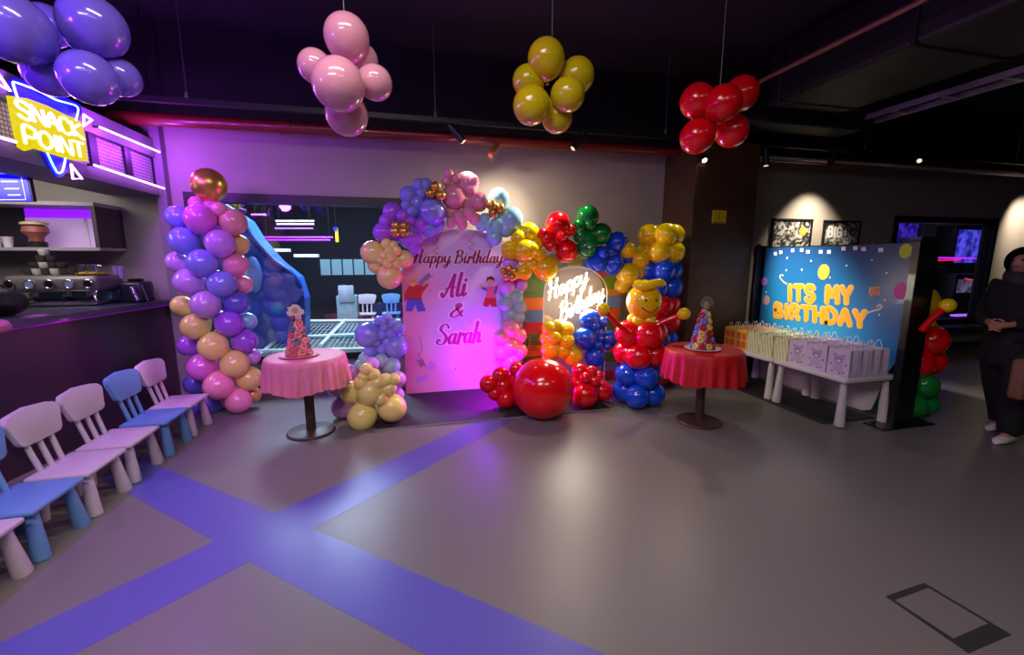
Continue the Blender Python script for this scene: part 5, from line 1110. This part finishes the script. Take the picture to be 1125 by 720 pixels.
def person():
    base = Vector((5.17, 2.58, 0)); rz = math.radians(94)       # local +y is where she faces
    t = thing('person', 'person in dark headscarf, black coat and trousers with white shoes, hands clasped', 'person', base, rz)
    V = Vector
    class G:
        def __init__(s): s.v = []; s.e = []; s.r = []
        def add(s, p_, r, par=None):
            s.v.append(V(p_)); s.r.append(r); i = len(s.v)-1
            if par is not None: s.e.append((par, i))
            return i
    skin = mat('skin', (176, 124, 100), .55)
    g = G(); pel = g.add((0, 0, .92), .11)
    sp1 = g.add((0, .0, 1.10), .105, pel); ch = g.add((0, -.005, 1.30), .115, sp1); nk = g.add((0, .0, 1.43), .048, ch); hd0 = g.add((0, .035, 1.50), .066, nk); hd1 = g.add((0, .048, 1.57), .082, hd0); hd2 = g.add((0, .038, 1.635), .060, hd1)
    nose = g.add((0, .130, 1.555), .010, hd1)
    for s in (-1, 1):
        sh = g.add((s*.155, 0, 1.36), .055, ch); el = g.add((s*.205, .0, 1.10), .042, sh); wr = g.add((s*.075, .20, 1.035), .026, el); pm = g.add((s*.03, .245, 1.02), (.032, .018), wr)
        for k in range(4):
            f0 = g.add((s*.012-.0, .262+.004*k, 1.050-.020*k), .009, pm); f1 = g.add((-s*.022, .270+.003*k, 1.044-.021*k), .0085, f0); f2 = g.add((-s*(.04+.004*(k in (1, 2))), .258, 1.038-.021*k), .0075, f1)
        th = g.add((s*.035, .235, 1.062), .010, pm); g.add((s*.005, .252, 1.078), .008, th)
        hp = g.add((s*.09, 0, .86), .085, pel); kn = g.add((-.12 if s < 0 else .07, .12 if s < 0 else -.06, .48), .058, hp); an = g.add((-.15 if s < 0 else .05, .11 if s < 0 else -.22, .09), .038, kn); g.add((-.15 if s < 0 else .05, .22 if s < 0 else -.11, .04), .032, an)
    body = skin_mesh('body', g.v, g.e, g.r, skin, t, 2, pel)
    blk = mat('black coat cloth', (12, 12, 14), .85, noise=.2, nscale=40); trs = mat('black trouser cloth', (15, 15, 17), .85, noise=.2, nscale=40)
    g = G(); a0 = g.add((0, 0, .60), (.20, .16)); a = g.add((0, 0, .74), (.20, .16), a0); b = g.add((0, 0, 1.0), (.17, .14), a); c_ = g.add((0, -.005, 1.22), (.17, .135), b); d = g.add((0, 0, 1.37), (.11, .10), c_); g.add((0, 0, 1.43), (.07, .07), d)
    for s in (-1, 1):
        sh = g.add((s*.155, 0, 1.355), .078, c_); el = g.add((s*.21, -.01, 1.09), .066, sh); wr = g.add((s*.12, .165, 1.042), .056, el); g.add((s*.085, .195, 1.036), .046, wr)
    skin_mesh('coat', g.v, g.e, g.r, blk, t, 2, 0)
    g = G(); a = g.add((0, 0, .98), (.13, .11))
    for s in (-1, 1):
        hp = g.add((s*.09, .0, .78), .115, a); kn = g.add((-.125 if s < 0 else .07, .11 if s < 0 else -.07, .46), .098, hp); an = g.add((-.15 if s < 0 else .05, .11 if s < 0 else -.21, .14), .094, kn); g.add((-.15 if s < 0 else .05, .11 if s < 0 else -.21, .06), .094, an)
    skin_mesh('trousers', g.v, g.e, g.r, trs, t, 2, 0)
    sho = mat('white trainer', (206, 196, 192), .5)
    for s in (-1, 1):
        y0 = .13 if s < 0 else -.20; x0_ = -.15 if s < 0 else .05; M = WM[t.name]
        mb = MB(); q = []
        prof = [(-.09, .03, .05), (-.06, .042, .085), (0, .042, .095), (.07, .045, .072), (.13, .043, .05), (.165, .025, .035)]
        rings = []
        for yy, hw, hh in prof:
            rings.append([mb.bm.verts.new(M @ V((x0_+hw*math.cos(a_), y0+yy, max(.003, .03+(hh-.03 if math.sin(a_) > 0 else .027)*math.sin(a_))))) for a_ in (2*math.pi*k/14 for k in range(14))])
        for A, B in zip(rings, rings[1:]):
            for k in range(14): mb.face([A[k], A[(k+1) % 14], B[(k+1) % 14], B[k]])
        mb.face(rings[0]); mb.face(rings[-1]); mb.build('shoe', sho, t, sharp=70)
    # headscarf: hood open at the face, wrapped round the neck
    hj = mat('dark brown headscarf', (44, 32, 30), .85, noise=.3, nscale=30); mb = MB(); M = WM[t.name]; n = 28; rows = []
    cen = V((0, .03, 1.565))
    for i in range(11):
        e_ = -1.25+2.55*i/10; row = []
        for k in range(n+1):
            open_ = .80*math.cos(max(-1.2, min(1.2, e_-.05))*1.05)
            a_ = math.pi/2+open_+(2*math.pi-2*open_)*k/n
            row.append(mb.bm.verts.new(M @ (cen+V((.112*math.cos(e_)*math.cos(a_), .118*math.cos(e_)*math.sin(a_), .128*math.sin(e_))))))
        rows.append(row)
    for A, B in zip(rows, rows[1:]):
        for k in range(n): mb.face([A[k], A[k+1], B[k+1], B[k]])
    mb.face(rows[-1])
    bmesh.ops.solidify(mb.bm, geom=mb.bm.faces[:], thickness=.012)
    mb.build('headscarf', hj, t, sharp=80)
    mb = MB(); mb.lathe([(.07, 1.50), (.098, 1.47), (.112, 1.435), (.115, 1.40), (.10, 1.375), (.08, 1.38)], (0, .012, 0), 28, wob=lambda j, a_, r, z: (r*(1+.05*math.sin(3*a_+j)), z+.02*math.sin(a_+2)))
    bmesh.ops.transform(mb.bm, matrix=M, verts=mb.bm.verts[:]); mb.build('scarf_wrap', mat('grey scarf wrap', (52, 46, 46), .85, noise=.3, nscale=30), t)
    for s in (-1, 1): MB().ball(M @ V((s*.030, .118, 1.578)), .009, 10).build('eye', mat('dark eye', (24, 18, 18), .3), t)
    MB().tube([M @ V((x, .118-.8*x*x*8*.1, 1.527)) for x in (-.022, -.01, 0, .01, .022)], .0045, 6).build('mouth', mat('lips', (140, 74, 70), .5), t)
    pc = M @ V((.09, .24, 1.05))
    # tan bag hanging beside her, cut by the frame
    q = aty(1124, 412, 2.25); t2 = thing('tote_bag', 'tan bag beside the person, cut off by the right edge', 'bag', (q.x+.06, q.y, q.z-.2))
    c2 = V((q.x+.06, q.y, q.z)); mb = MB(); mb.box(c2.x-.13, c2.x+.13, c2.y-.05, c2.y+.05, c2.z-.2, c2.z+.13, .03, 3); mb.build('body', mat('tan leather', (120, 84, 60), .6), t2)
    MB().tube([c2+V((-.08+.16*k/10, 0, .12+.16*math.sin(math.pi*k/10))) for k in range(11)], .008, 8).build('handle', mat('tan leather', (120, 84, 60), .6), t2)
person()
